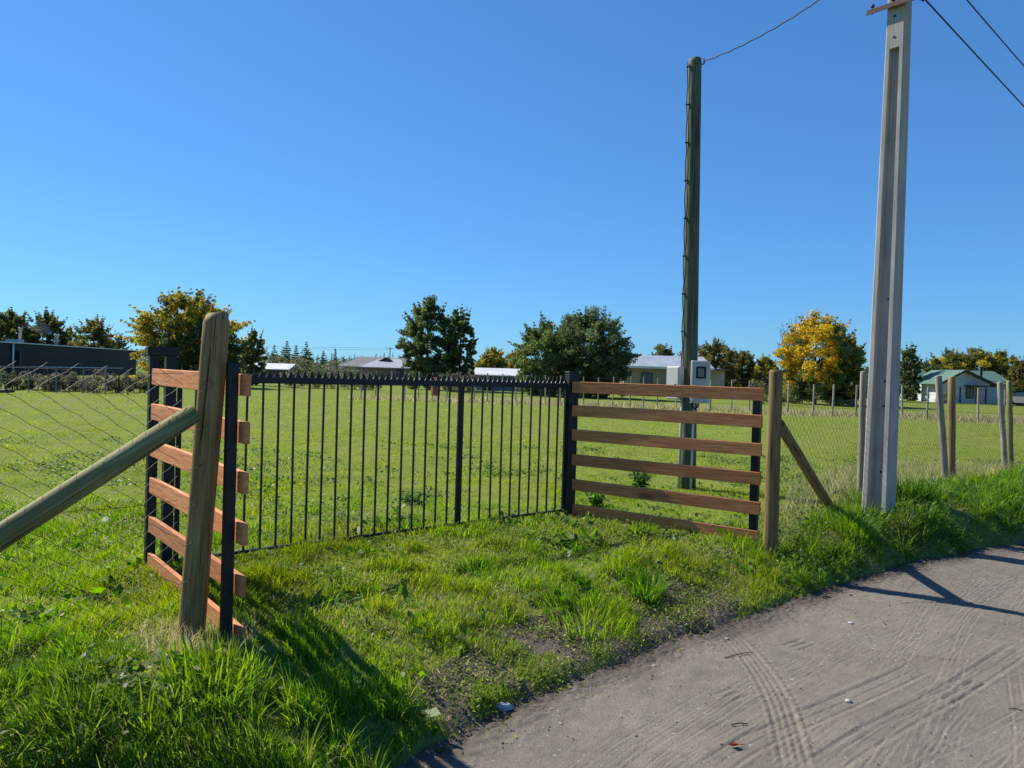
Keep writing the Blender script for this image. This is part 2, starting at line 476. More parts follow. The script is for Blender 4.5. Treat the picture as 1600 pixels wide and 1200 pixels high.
def road_height(x, y, detail=True):
    s, u = s_road(x, y); v = -s
    z = np.full(x.shape, ZR) + (fbm(u * 0.7, v * 1.4, 41, 3) - 0.5) * 0.035
    if not detail: return z
    z += (fbm(u * 3, v * 6, 43, 4) - 0.5) * 0.010
    fade = sstep(0.35, 0.9, v)
    # lines left by wheels running along the road
    r = np.random.default_rng(5)
    for i in range(330):
        v0 = 0.5 + r.random() * 4.2; u0 = r.uniform(0.5, 9); ln = r.uniform(0.5, 2.4); k = r.normal(-0.07, 0.10)
        ribs = r.choice([1, 1, 1, 2, 2, 3, 4]); sp = r.uniform(0.03, 0.085); amp = r.uniform(0.001, 0.0036)
        du = u - u0
        sel = np.abs(du) < ln
        if not sel.any(): continue
        du_, v_ = du[sel], v[sel]
        vv = v_ - v0 - k * du_ - 0.012 * np.sin(du_ * 1.1 + i)
        env = sstep(1, 0.5, np.abs(du_) / ln) * (0.25 + 1.0 * vnoise(du_ * 5, v_ * 1.5 + i, 60 + i))
        add = np.zeros(len(du_))
        for q in range(ribs):
            d = vv - q * sp
            add -= amp * np.exp(-(d / 0.0065) ** 2); add += amp * 0.7 * np.exp(-((d - 0.013) / 0.008) ** 2)
        z[sel] += add * env * fade[sel]
    P = np.stack([x, y], -1)
    for l, wid, grooves, amp, lug in (([(1130, 985), (1178, 1035), (1208, 1085), (1230, 1140), (1247, 1215)], 0.145, 4, 0.006, True),
                                      ([(1318, 1014), (1400, 1027), (1480, 1036), (1552, 1044)], 0.13, 5, 0.006, False),
                                      ([(1398, 951), (1430, 945), (1470, 944), (1520, 948)], 0.11, 3, 0.006, False),
                                      ([(1100, 1215), (1180, 1160), (1290, 1112), (1440, 1042)], 0.16, 3, 0.004, False),
                                      ([(1260, 1215), (1380, 1140), (1480, 1085), (1600, 1010)], 0.17, 3, 0.0035, False)):
        c = curve_px(l)
        d, off, run, L = dist_curve(P, c)
        m = d < wid * 0.9
        if not m.any(): continue
        env = sstep(0, 0.25, run[m]) * sstep(L, L - 0.25, run[m])
        o = off[m] / wid
        prof = -amp * 0.6 * sstep(0.62, 0.45, np.abs(o)) + amp * 0.8 * np.exp(-((np.abs(o) - 0.62) / 0.07) ** 2)
        for q in range(grooves):
            oc = -0.42 + 0.84 * q / (grooves - 1)
            dash = 0.8 + 0.2 * np.sign(np.sin(run[m] * 150 + q * 2))
            prof += -amp * 1.2 * np.exp(-((o - oc) / 0.042) ** 2) * dash + amp * 0.5 * np.exp(-((o - oc - 0.09) / 0.06) ** 2)
        if lug:
            prof -= amp * 0.7 * (np.abs(np.abs(o) - 0.68) < 0.14) * (np.sin(run[m] * 95) > 0.1)
        z[m] += prof * env * (0.7 + 0.5 * vnoise(run[m] * 6, o * 2, 3))
    # blocks of short tread dashes
    for a, b, nn in ((1510, 1092, 5), (1268, 1012, 4), (1540, 1072, 3), (1170, 1090, 3)):
        c = G(a, b, ZR)
        for i in range(nn):
            for j in range(3):
                cx = c.x + i * 0.055 * EU[0] - j * 0.06 * EV[0] * -1 - 0.1; cy = c.y + i * 0.055 * EU[1] - j * 0.06 * EV[1] * -1 - 0.05
                du = (x - cx) * EU[0] + (y - cy) * EU[1]; dv = (x - cx) * EV[0] + (y - cy) * EV[1]
                z -= 0.008 * np.exp(-(du / 0.03) ** 4 - (dv / 0.012) ** 2)
    # crumbs of soil along the edge
    z += (fbm(x * 22, y * 22, 91, 3) - 0.5) * 0.035 * (1 - sstep(0.0, 0.4, v)) + (fbm(x * 16, y * 16, 93, 3) - 0.5) * 0.004
    return z
ru = np.concatenate((np.arange(-14, 0.9, 0.25), np.arange(0.9, 9.6, 0.012), np.arange(9.6, 14, 0.06), np.arange(14, 70, 0.8)))
rw = np.concatenate((np.arange(-ROADW, -4.6, 0.1), np.arange(-4.6, 0.30, 0.0075)))
U, W = np.meshgrid(ru, rw)
U = U.ravel(); Wf = W.ravel()
Vv = v_edge(U) + Wf
rx = U * EU[0] + Vv * EV[0]; ry = U * EU[1] + Vv * EV[1]
def road_mat():
    m = NM('dirt_road_surface')
    p = m.coords('geo')
    a = m.noise(p, 1.3, 5, 0.6); f = m.noise(p, 90, 3, 0.75); sp = m.noise(p, 35, 2, 0.5)
    c = m.ramp(a, [(0.3, (0.170, 0.150, 0.122)), (0.7, (0.222, 0.198, 0.162))])
    md = m.noise(m.coords('geo'), 7.0, 6, 0.7); gr_n = m.noise(m.coords('geo'), 38, 5, 0.75)
    c = m.mix(m.ramp(md, [(0.34, (0.6, 0.6, 0.6)), (0.52, (0, 0, 0))]), c, (0.140, 0.122, 0.103))
    c = m.mix(m.ramp(md, [(0.56, (0, 0, 0)), (0.72, (0.5, 0.5, 0.5))]), c, (0.250, 0.222, 0.182))
    c = m.mix(m.ramp(gr_n, [(0.30, (0.8, 0.8, 0.8)), (0.44, (0, 0, 0))]), c, (0.105, 0.09, 0.076))
    c = m.mix(m.ramp(f, [(0.3, (0.55, 0.55, 0.55)), (0.5, (0, 0, 0))]), c, (0.13, 0.11, 0.094))
    c = m.mix(m.ramp(sp, [(0.71, (0, 0, 0)), (0.74, (0.9, 0.9, 0.9))]), c, (0.42, 0.39, 0.36))
    k = m.n('ShaderNodeSeparateColor'); m.l(m.attr('Col').outputs['Color'], k.inputs[0])
    c = m.mix(k.outputs[0], c, m.ramp(f, [(0.3, (0.05, 0.04, 0.034)), (0.7, (0.11, 0.09, 0.075))]))
    m.base(c, 0.95); m.b.inputs['Specular IOR Level'].default_value = 0.08
    hh = m.n('ShaderNodeMath', operation='ADD'); m.l(f, hh.inputs[0]); m.l(gr_n, hh.inputs[1]); m.bump(hh.outputs[0], 0.6, 0.014)
    return m.m
RZ = road_height(rx, ry)
rc = np.zeros((len(rx), 3)); rc[:, 0] = np.clip(1 - sstep(0.0, 0.30, -Wf + 0.24 * (fbm(rx * 2.2, ry * 2.2, 8) - 0.5)), 0, 1) * 0.85
rd = np_mesh('dirt_road', np.stack([rx, ry, RZ], -1), grid_faces(len(ru), len(rw)), road_mat(), rc, smooth=True)
setp(rd, 'grey brown dirt road marked with tyre tracks', None, None, 'structure')
def rz(x, y): return float(road_height(np.array([x]), np.array([y]), False)[0])

# ------------------------------------------------------------------ gate, panels
SCREW = 0
G0 = G(259, 886, FZ); GF = G(233, 889, FZ); G1 = G(887, 801, FZ); G1.y -= 0.02
PB = Vector((-1.590, 4.40, 0)); PR = Vector((2.525, 7.72, 0))
def hv(a, b):
    d = Vector((b.x - a.x, b.y - a.y, 0)); return d.normalized(), d.length
dl, LL = hv(GF, PB)                  # left panel
dr, LR = hv(G1, PR)                  # right panel
nl = Vector((dl.y, -dl.x, 0)); nl = nl if nl.y < 0 else -nl
nr = Vector((dr.y, -dr.x, 0)); nr = nr if nr.y < 0 else -nr
Zp = Vector((0, 0, 1))
def sqpost(mb, p, a, size, z0, z1, bev=0.004, lean=Vector((0, 0, 0))):
    b = Vector((-a.y, a.x, 0))
    h = (z1 - z0) / 2
    mb.box(Vector((p.x, p.y, (z0 + z1) / 2)), a * size / 2, b * size / 2, Zp * h + lean * h, bev)
gl = thing('gate_post', 'dark steel gate post of two capped tubes beside the orange lit plank panel', 'gate post', (G0.x, G0.y, FZ), 'gate posts')
m = MB(); sqpost(m, GF, dl, 0.072, FZ - 0.15, 1.665); m.build('front_tube', M_STEEL, gl)
m = MB(); sqpost(m, G0, dl, 0.080, FZ - 0.15, 1.665); m.build('rear_tube', M_STEEL, gl)
m = MB(); mid = (G0 + GF) / 2; dd_, ln_ = hv(GF, G0); bb_ = Vector((-dd_.y, dd_.x, 0))
m.box(Vector((mid.x, mid.y, 1.70)), dd_ * (ln_ / 2 + 0.055), bb_ * 0.046, Zp * 0.036, 0.004); m.build('cap', M_STEEL, gl)
gr = thing('gate_post', 'single square dark steel gate post where the gate meets the brown shaded panel', 'gate post', (G1.x, G1.y, FZ), 'gate posts')
m = MB(); sqpost(m, G1, Vector((0.92, 0.39, 0)), 0.125, FZ - 0.15, 1.635, 0.005); m.build('tube', M_STEEL, gr)
m = MB(); sqpost(m, G1, Vector((0.92, 0.39, 0)), 0.135, 1.635, 1.655, 0.004); m.build('cap', M_STEEL, gr)

PZ = [1.54, 1.265, 0.975, 0.68, 0.375, 0.08]
# left panel: planks start between the two tubes; the near post stands in front of them
pl = thing('plank_panel', 'slatted panel of sunlit orange planks beside the leaning round post', 'plank panel', (PB.x, PB.y, FZ), 'plank panels')
m = MB(); sqpost(m, PB + nl * 0.040, dl, 0.058, FZ - 0.2, 1.62, 0.004); m.build('post', M_STEEL, pl)
for i, zt in enumerate(PZ):
    j = random.uniform(-0.012, 0.012)
    a = Vector((GF.x, GF.y, 0)) + dl * 0.045 + nl * 0.01; b = Vector((PB.x, PB.y, 0)) + dl * (0.115 + j) - nl * 0.02
    m = MB(); za = zt - 0.068 + 0.03 + j * 0.4; zb = zt - 0.068 + 0.02
    m.beam((a.x, a.y, za), (b.x, b.y, zb), 0.034, 0.126, bev=0.004)
    m.build('plank', M_PLANK, pl)
_sh = Vector((SDIR.x, SDIR.y, 0)).normalized()
graze = nr.dot(_sh) / abs(dr.dot(_sh))
_pa = Vector((0.92, 0.39, 0)); _pb = Vector((-0.39, 0.92, 0))
ext = 0.0625 * (abs(_pa.dot(nr)) + abs(_pb.dot(nr)))
# right panel: planks on the outer face of the posts
pr = thing('plank_panel', 'slatted panel of brown planks in low raking light before the timber utility pole', 'plank panel', (PR.x, PR.y, FZ), 'plank panels')
m = MB(); sqpost(m, PR - nr * 0.062 - dr * 0.03, dr, 0.078, FZ - 0.2, 1.47, 0.004); m.build('post', M_STEEL, pr)
for i, zt in enumerate(PZ):
    j = random.uniform(-0.012, 0.012)
    back = graze * (0.15, 0.34, 0.58, 0.88, 1.12, 1.36)[i]
    a = Vector((G1.x, G1.y, 0)) + dr * 0.05 + nr * (ext - 0.018 - back); b = Vector((PR.x, PR.y, 0)) + dr * (0.05 + j * 0.4) + nr * 0.0
    m = MB()
    m.beam((a.x, a.y, zt - 0.068 + j * 0.4), (b.x, b.y, zt - 0.068), 0.036, 0.132, bev=0.004)
    m.build('plank', M_PLANK, pr)

# the two leaves of the gate
ga = Vector((G0.x, G0.y, 0)); gb = Vector((G1.x, G1.y, 0)); dg, LG = hv(ga, gb)
ng = Vector((dg.y, -dg.x, 0))
def gate_t(px):                      # running distance along the gate line seen at a pixel column
    r = ray(px, 700); k = r.x / r.y
    return (k * ga.y - ga.x) / (dg.x - k * dg.y)
tm = gate_t(718)
BZ0, BZ1 = 0.015, 1.462
def gate_leaf(t0, t1, nb, label, stile_right):
    o = ga + dg * ((t0 + t1) / 2)
    t = thing('gate_leaf', label, 'gate', (o.x, o.y, BZ0), 'gate leaves')
    P = lambda tt, z, off=0.0: (ga + dg * tt + ng * off) + Vector((0, 0, z))
    m = MB(); m.beam(P(t0, BZ1 + 0.0225), P(t1, BZ1 + 0.0225), 0.04, 0.055, bev=0.003); m.build('top_rail', M_STEEL, t)
    m = MB(); m.beam(P(t0, BZ0 - 0.012), P(t1, BZ0 - 0.012), 0.03, 0.026, bev=0.003); m.build('bottom_rail', M_STEEL, t)
    for tt, wv in ((t0, 0.03 if stile_right else 0.024), (t1, 0.026 if stile_right else 0.03)):
        s_ = 0.5 * wv * (1 if tt == t0 else -1)
        m = MB(); m.beam(P(tt + s_, BZ0), P(tt + s_, BZ1 - 0.006), wv, 0.036, up=dg, bev=0.003); m.build('stile', M_STEEL, t)
    for k in range(nb):
        tt = t0 + (t1 - t0) * (k + 1) / (nb + 1)
        e = random.uniform(-0.004, 0.004)
        m = MB(); m.beam(P(tt + e, BZ0), P(tt - e, BZ1 - 0.005), 0.016, 0.016, up=dg); m.build('bar', M_STEEL, t)
    th = t0 if stile_right else t1; sg = -1 if stile_right else 1
    for zz in (0.22, 1.25):
        m = MB(); m.tube([P(th + sg * 0.022, zz - 0.05, 0.01), P(th + sg * 0.022, zz + 0.05, 0.01)], 0.014, 10); m.box(P(th + sg * 0.03, zz, -0.004), dg * 0.05, ng * 0.004, Zp * 0.022, 0.002); m.build('hinge', M_STEEL, t)
    # pointed strip along the top
    m = MB(); n = int((t1 - t0) / 0.066)
    for k in range(n):
        c = t0 + (t1 - t0) * (k + 0.5) / n; zz = BZ1 + 0.051; q = 0.003; hh = 0.074 * random.uniform(0.9, 1.08); dx = random.uniform(-.004, .004)
        pts = [(-0.032, 0), (0.032, 0), (0.016, 0.022), (0.012, 0.036), (dx, hh), (-0.012, 0.036), (-0.016, 0.022)]
        m.prism([P(c + a, zz + b, -q) for a, b in pts], ng * 2 * q)
    m.build('spike_strip', M_STEEL, t)
    return t
gate_leaf(0.06, tm - 0.004, 19, 'wider leaf of spiked black bar gate, beside the orange lit panel', True)
gate_leaf(tm + 0.006, LG - 0.075, 10, 'narrower leaf of spiked black bar gate, hung on the single square post', False)

# ------------------------------------------------------------------ near wire fences
def round_post(mb, base, top, r0, r1, seg=16, wob=0.02, bev=0.02):
    base = Vector(base); top = Vector(top); n = 7; d = (top - base)
    pts = [base + d * (i / n) + Vector((random.uniform(-.004, .004), random.uniform(-.004, .004), 0)) for i in range(n)]
    rs = [r0 + (r1 - r0) * i / n for i in range(n)]
    pts += [top - d.normalized() * bev, top - d.normalized() * bev * 0.3, top]; rs += [r1, r1 * 0.93, r1 * 0.78]
    mb.tube(pts, rs, seg, True, wob)
def wire_mesh(name, path, z0, z1, parent, pw=0.145, ph=0.09, r=0.0014, curl=True, side=Vector((0, 0, 0))):
    """crossing zig-zag wires of a diamond mesh along a path of ground points"""
    V = []; Fc = []
    seglen = [0]
    for a, b in zip(path[:-1], path[1:]): seglen.append(seglen[-1] + (b - a).length)
    L = seglen[-1]
    def at(s, z):
        s = min(max(s, 0), L - 1e-6); i = 0
        while i < len(path) - 2 and s > seglen[i + 1]: i += 1
        a = path[i]; b = path[i + 1]; t = (s - seglen[i]) / (seglen[i + 1] - seglen[i]); p = a.lerp(b, t)
        wv = 0.012 * math.sin(s * 3.1 + z * 2) + 0.008 * math.sin(s * 7.7 - z * 5)
        d = (b - a).normalized(); nn = Vector((d.y, -d.x, 0))
        return Vector((p.x, p.y, 0)) + nn * wv + side + Vector((0, 0, z + tzero(p, t)))
    def tzero(p, t): return 0.012 * math.sin(p.x * 4 + p.y * 3)
    def wire(pts, rr):
        n0 = len(V)
        for i, p in enumerate(pts):
            d = (pts[min(i + 1, len(pts) - 1)] - pts[max(0, i - 1)]).normalized()
            x = d.cross(Vector((0.3, 0.2, 1))).normalized(); y = d.cross(x)
            for k in range(3):
                a = k * 2.0944; V.append(p + x * math.cos(a) * rr + y * math.sin(a) * rr)
        for i in range(len(pts) - 1):
            for k in range(3):
                a = n0 + i * 3 + k; b = n0 + i * 3 + (k + 1) % 3
                Fc.append((a, b, b + 3, a + 3))
    H = z1 - z0; rows = int(H / (ph / 2)); n = int(L / pw) + int(rows / 2) + 2
    for fam in (1, -1):
        for k in range(-int(rows / 2) - 2, n):
            pts = []
            for q in range(rows + 1):
                s = (k + fam * q * 0.5) * pw + (0.5 * pw if False else 0)
                if s < 0 or s > L:
                    if len(pts) > 1: wire(pts, r)
                    pts = []; continue
                jx = 0.007 * (1 if q % 2 else -1) * fam + random.uniform(-.004, .004)
                pts.append(at(s + jx, z0 + q * ph / 2))
            if len(pts) > 1:
                if curl and 0 < s < L and random.random() < 0.35:
                    e = pts[-1]; d = (at(min(s + 0.1, L), z1) - at(max(s - 0.1, 0), z1)).normalized() * fam
                    f1 = random.uniform(0.1, 0.6)
                    for c in range(1, 6):
                        u_ = c / 5
                        pts.append(e + d * 0.10 * u_ * f1 + Vector((0, 0, (0.07 * u_ - 0.05 * u_ * u_ * (1 if fam > 0 else 1.6)) * f1)))
                wire(pts, r)
    for zz in (z1 - 0.02, (z0 + z1) / 2, z0 + 0.03):
        n_ = max(12, int(L / 0.2))
        wire([at(L * i / n_, zz) - Vector((0, 0, 0.006)) for i in range(n_ + 1)], r * 1.2)
    return np_mesh(name, [tuple(v) for v in V], Fc, M_WIRE, None, parent)

LP = Vector((-1.853, 4.40, 0))
fdir = Vector((-0.75, -1.0, 0)).normalized()
LQ = LP + fdir * 3.2
fl = thing('wire_fence', 'wire mesh fence with one thick leaning round post and a green diagonal brace', 'fence', (LP.x, LP.y, FZ), 'wire mesh fences')
m = MB()
# the corner post: thick round log with its top sawn at a slant
b0 = Vector((LP.x, LP.y, FZ - 0.3)); t0 = Vector((LP.x + 0.125, LP.y + 0.0, 1.905))
m.tube([b0, b0.lerp(t0, .2), b0.lerp(t0, .45), b0.lerp(t0, .7), b0.lerp(t0, .9), b0.lerp(t0, 0.975), t0], [.078, .076, .073, .073, .075, 0.074, 0.058], 20, True, 0.025)
for i in range(len(m.v) - 20, len(m.v)):
    x, y, z = m.v[i]; m.v[i] = (x, y, z + (x - t0.x) * 0.25)
m.build('post', M_POST, fl)
m = MB(); round_post(m, (LQ.x, LQ.y, FZ - 0.3), (LQ.x, LQ.y, 1.7), 0.06, 0.055); m.build('post', M_POST, fl)
m = MB(); bt = Vector((LP.x + 0.055, LP.y - 0.125, 1.325)); bb = LP + fdir * 2.40 + Vector((0.06, -0.06, -0.06))
m.tube([bt, bt.lerp(bb, .25), bt.lerp(bb, .5), bt.lerp(bb, .75), bb], [0.056, 0.059, .061, .063, .064], 18, True, 0.02); m.build('brace', M_BRACE, fl)
wire_mesh('wire_mesh', [LP + fdir * 0.03, LQ], 0.05, 1.58, fl, side=Vector((-0.06, 0.05, 0)))
m = MB()                              # ties and twisted wire ends on the post
for k in range(6):
    z = 0.35 + k * 0.22; a = LP + Vector((-0.01 + 0.066 * z, -0.078, z))
    m = MB(); m.tube([a + Vector((-0.05, 0.02, -0.02)), a + Vector((0, -0.006, 0.0)), a + Vector((0.045, 0.012, 0.03))], 0.0016, 4); m.build('wire_tie', M_WIRE, fl)
a = LP + Vector((0.112, -0.085, 1.50)); m = MB()
m.tube([a + Vector((-0.02, 0, -.02)), a + Vector((-.01, -.02, .02)), a + Vector((0.01, -.02, -.015)), a + Vector((.02, -.015, .03)), a + Vector((.035, .0, -.02))], 0.0022, 5)
m.build('twisted_wire_end', M_WIRE, fl)

# right-hand fence along the lane
RP = Vector((2.66, 7.62, 0))
A1 = G(1350, 782, FZ); A2 = G(1481, 752, FZ); A3 = G(1577, 732, FZ)
A1 = Vector((4.62, 9.90, 0)); A2 = Vector((A2.x, A2.y, 0)); A3 = Vector((A3.x, A3.y, 0))
A4 = A3 + (A3 - A2) * 1.0; A5 = A4 + (A3 - A2)
fr = thing('wire_fence', 'wire mesh fence of several round posts running along the lane past the concrete pole', 'fence', (RP.x, RP.y, FZ), 'wire mesh fences')
m = MB(); round_post(m, (RP.x, RP.y, FZ - 0.3), (RP.x + 0.0, RP.y, 1.725), 0.074, 0.066, 18, 0.02, 0.035); m.build('post', M_POST, fr)
br1 = G(1303, 797, FZ); m = MB()
m.tube([Vector((RP.x + 0.06, RP.y + 0.03, 1.18)), (Vector((RP.x + 0.06, RP.y + 0.03, 1.18)) + Vector((br1.x, br1.y, FZ - 0.05))) / 2, Vector((br1.x, br1.y, FZ - 0.05))], [0.052, 0.058, 0.062], 14, True, 0.02)
m.build('brace', M_POST, fr)
m = MB(); round_post(m, (A1.x, A1.y, FZ - 0.3), (A1.x - 0.02, A1.y, 1.78), 0.045, 0.04, 12); m.build('post', M_STAKE, fr)
for (A, px0, px1, pt0, mt0, rr, ex) in ((A2, 1480, 1466, 587, M_GREYPOST, 0.060, 0.0), (A2, 1487, 1487, 588, M_POST, 0.068, 0.16), (A3, 1572, 1562, 597, M_GREYPOST, 0.056, 0.0), (A3, 1579, 1577, 595, M_BRACE, 0.060, 0.16)):
    y = A.y + ex
    p0 = D(px0, 752, y); p1 = D(px1, pt0, y + ex * 0.3)
    m = MB(); round_post(m, (p0.x, p0.y, FZ - 0.3), p1, rr, rr * 0.92, 14, 0.02, 0.02); m.build('post', mt0, fr)
for A in (A4, A5):
    m = MB(); round_post(m, (A.x, A.y, FZ - 0.3), (A.x, A.y, 1.6), 0.06, 0.055); m.build('post', M_GREYPOST, fr)
wire_mesh('wire_mesh', [RP + Vector((0.05, -0.05, 0)), Vector((A1.x, A1.y - 0.06, 0)), A2 + Vector((0, -0.09, 0)), A3 + Vector((0, -0.09, 0)), A4], 0.02, 1.42, fr, curl=False, r=0.0015, pw=0.12, ph=0.10)

# ------------------------------------------------------------------ timber utility pole with its boxes
UB = G(1075, 763, FZ)
UT = D(1086, 92, UB.y)
up_ = thing('utility_pole', 'tall dark green timber utility pole behind the brown panel', 'utility pole', (UB.x, UB.y, FZ))
m = MB(); d = UT - Vector((UB.x, UB.y, FZ - 0.4))
pb = Vector((UB.x, UB.y, FZ - 0.4))
m.tube([pb + d * t for t in (0, .15, .3, .45, .6, .75, .9, .992, 1)], [.122, .120, .116, .112, .108, .104, .100, .097, .088], 22, True, 0.008)
m.build('pole', M_POLE, up_)
m = MB(); pts = []
for i in range(40):
    t = 0.30 + 0.69 * i / 39; c = pb + d * t; r = 0.125 - 0.026 * t
    pts.append(c + Vector((-r * 0.97 - (0.006 + 0.016 * abs(math.sin(i * 0.78))), -r * 0.25, 0)))
m.tube(pts, 0.008, 6); m.build('cable', M_CABLE, up_)
m = MB()
for k in range(9):
    t = 0.32 + 0.66 * k / 8; c = pb + d * t; r = 0.125 - 0.026 * t
    m = MB(); m.beam(c + Vector((-r - 0.035, -0.035, 0)), c + Vector((-r + 0.05, -0.06, 0.004)), 0.02, 0.022, bev=0.003)
    m.build('cable_clip', M_CABLE, up_)
m = MB(); c = UT + Vector((0.09, -0.05, -0.10)); m.tube([c, c + Vector((0.04, -0.01, 0.01))], 0.012, 8); m.tube([c + Vector((.04, -.01, .01)), c + Vector((.04, -.01, .07)), c + Vector((.0, -.0, .09))], 0.006, 6); m.build('hook', M_RUST, up_)
for px, rr, mt0 in ((1064, 0.017, M_STAKE), (1083, 0.020, M_GREYBOX)):
    c = D(px, 640, UB.y - 0.115); m = MB(); m.tube([(c.x, c.y, FZ - 0.1), (c.x + 0.004, c.y, 0.5), (c.x + 0.01, c.y, 1.38)], rr, 10); m.build('conduit', mt0, up_)
m = MB(); c = D(1088, 625, UB.y - 0.12)
m.tube([c + Vector((0.03, 0, 0.12)), c + Vector((0.035, -.01, -0.02)), c + Vector((0.02, -.02, -0.10)), c + Vector((-0.03, -.01, -0.14)), c + Vector((-0.06, .0, -.08)), c + Vector((-0.05, .01, 0.05))], 0.014, 8); m.build('drip_loop', M_CABLE, up_)

def rbox(mb, c, a, b, w_, d_, z0, z1, r=0.02):
    """upright box with rounded vertical edges and a softly rounded top"""
    pts = []
    for sx, sy, a0 in ((1, -1, -90), (1, 1, 0), (-1, 1, 90), (-1, -1, 180)):
        for k in range(4):
            an = rad(a0 + 30 * k)
            pts.append((sx * (w_ / 2 - r) + r * math.cos(an), sy * (d_ / 2 - r) + r * math.sin(an)))
    n = len(pts); V = []
    for z, k in ((z0, 1), (z1 - r * 1.2, 1), (z1 - r * 0.4, 0.985), (z1, 0.93)):
        V += [Vector((c.x, c.y, 0)) + a * (x * k) + b * (y * k) + Zp * z for x, y in pts]
    Fs = [tuple(range(n))[::-1], tuple(range(3 * n, 4 * n))]
    for q in range(3):
        for i in range(n): Fs.append((q * n + i, q * n + (i + 1) % n, (q + 1) * n + (i + 1) % n, (q + 1) * n + i))
    mb.add(V, Fs)
# meter box on the road side of the pole
ma = Vector((0.93, -0.36, 0)); mb_ = Vector((0.36, 0.93, 0))
mc = D(1094, 600, UB.y - 0.20)
mt = thing('meter_box', 'white electricity meter box with dark window on the timber pole', 'meter box', (mc.x, mc.y, 1.28))
m = MB(); rbox(m, mc, ma, mb_, 0.27, 0.19, 1.26, 1.885, 0.028); m.build('housing', M_WHITEBOX, mt)
m = MB(); f0 = mc - mb_ * 0.097
m.box(Vector((f0.x, f0.y, 1.71)) + ma * 0.02, ma * 0.072, mb_ * 0.008, Zp * 0.088, 0.006); m.build('window_frame', M_CABLE, mt)
m = MB(); f1 = mc - mb_ * 0.107
m.box(Vector((f1.x, f1.y, 1.71)) + ma * 0.02, ma * 0.042, mb_ * 0.003, Zp * 0.062); m.build('window', plain('smoky_pane', (0.16, 0.16, 0.17), 0.15, spec=0.6), mt)
m = MB(); m.box(Vector((f0.x, f0.y, 1.56)) - ma * 0.10, ma * 0.005, mb_ * 0.006, Zp * 0.28, 0.002); m.build('door_seam', M_WHITEBOX, mt)
jc = D(1056, 600, UB.y + 0.02)
ja = Vector((0.6, -0.8, 0)); jb = Vector((0.8, 0.6, 0))
jt = thing('junction_box', 'plain pale grey cabinet on the far side of the timber pole, left of the meter', 'junction box', (jc.x, jc.y, 1.3))
m = MB(); m.box(Vector((jc.x, jc.y, 1.545)), ja * 0.125, jb * 0.075, Zp * 0.25, 0.008); m.build('housing', M_GREYBOX, jt)
m = MB(); f0 = jc - jb * 0.082; m.box(Vector((f0.x, f0.y, 1.545)), ja * 0.112, jb * 0.008, Zp * 0.235, 0.004); m.build('door', M_GREYBOX, jt)
m = MB(); f0 = jc - jb * 0.09; m.tube([Vector((f0.x, f0.y, 1.52)) + ja * 0.07, Vector((f0.x, f0.y, 1.52)) + ja * 0.07 - jb * 0.02], 0.012, 8); m.build('lock', M_CABLE, jt)

# ------------------------------------------------------------------ concrete power pole
CP = G(1372, 812, FZ); CPy = CP.y
view = Vector((CP.x, CP.y, 0)).normalized(); al = rad(23)
side_r = Vector((view.y, -view.x, 0))
cn = (-view * math.cos(al) - side_r * math.sin(al)).normalized()
ca = (-view * math.sin(al) + side_r * math.cos(al)).normalized()
cp = thing('concrete_pole', 'tall grey concrete power pole with recessed channel on the verge', 'power pole', (CP.x, CP.y, FZ))
def conc_section(z, rec):
    k = (z + 0.3) / 9.0; hw = 0.154 + (0.088 - 0.154) * k; hd = 0.135 + (0.085 - 0.135) * k; fl_ = 0.066 * (1 - 0.3 * k); ch = 0.012
    r = rec; q = 0.018 if rec > 0.005 else 0.0005
    pts = [(-hw + ch, -hd), (-hw + fl_, -hd), (-hw + fl_ + q, -hd + r), (hw - fl_ - q, -hd + r), (hw - fl_, -hd), (hw - ch, -hd), (hw, -hd + ch), (hw, hd - ch),
           (hw - ch, hd), (hw - fl_, hd), (hw - fl_ - q, hd - r), (-hw + fl_ + q, hd - r), (-hw + fl_, hd), (-hw + ch, hd), (-hw, hd - ch), (-hw, -hd + ch)]
    c = Vector((CP.x + 0.006 * z, CP.y, z))
    return [c + ca * x - cn * y for x, y in pts]
zs = [(-0.4, .09), (0.8, .09), (2, .085), (3.2, .08), (4.4, .073), (5.5, .066), (5.66, .065), (5.67, .0005), (6.6, .0005), (7.6, .0005), (8.7, .0005)]
V = []; Fs = []
for z, r in zs: V += conc_section(z, r)
n = 16
for i in range(len(zs) - 1):
    for k in range(n): Fs.append((i * n + k, i * n + (k + 1) % n, (i + 1) * n + (k + 1) % n, (i + 1) * n + k))
Fs += [tuple(range(n))[::-1], tuple(range((len(zs) - 1) * n, len(zs) * n))]
m = MB(); m.add(V, Fs); m.build('shaft', M_CONC, cp)
m = MB()
for z in (0.55, 1.35, 1.65, 2.65, 4.0, 5.80, 6.05):
    k = (z + 0.3) / 9.0; hd = 0.135 - 0.05 * k - (0.085 if z < 5.6 else 0)
    c = Vector((CP.x + 0.006 * z, CP.y, z)) + cn * hd + ca * (0.03 if z < 5 else -0.01)
    m = MB(); m.tube([c - cn * 0.02, c + cn * 0.005], 0.015, 10); m.build('bolt', M_CABLE, cp)
m = MB(); cz = 6.20; cc = Vector((CP.x + 0.006 * cz, CP.y, cz)) + cn * 0.125 + ca * 0.09
m.beam(cc - ca * 0.42, cc + ca * 0.42, 0.06, 0.012, bev=0.002)
m.beam(cc - ca * 0.42 + cn * 0.028 - Zp * 0.031, cc + ca * 0.42 + cn * 0.028 - Zp * 0.031, 0.010, 0.050, bev=0.002)
arm = m.build('crossarm', M_RUST, cp)
m = MB()
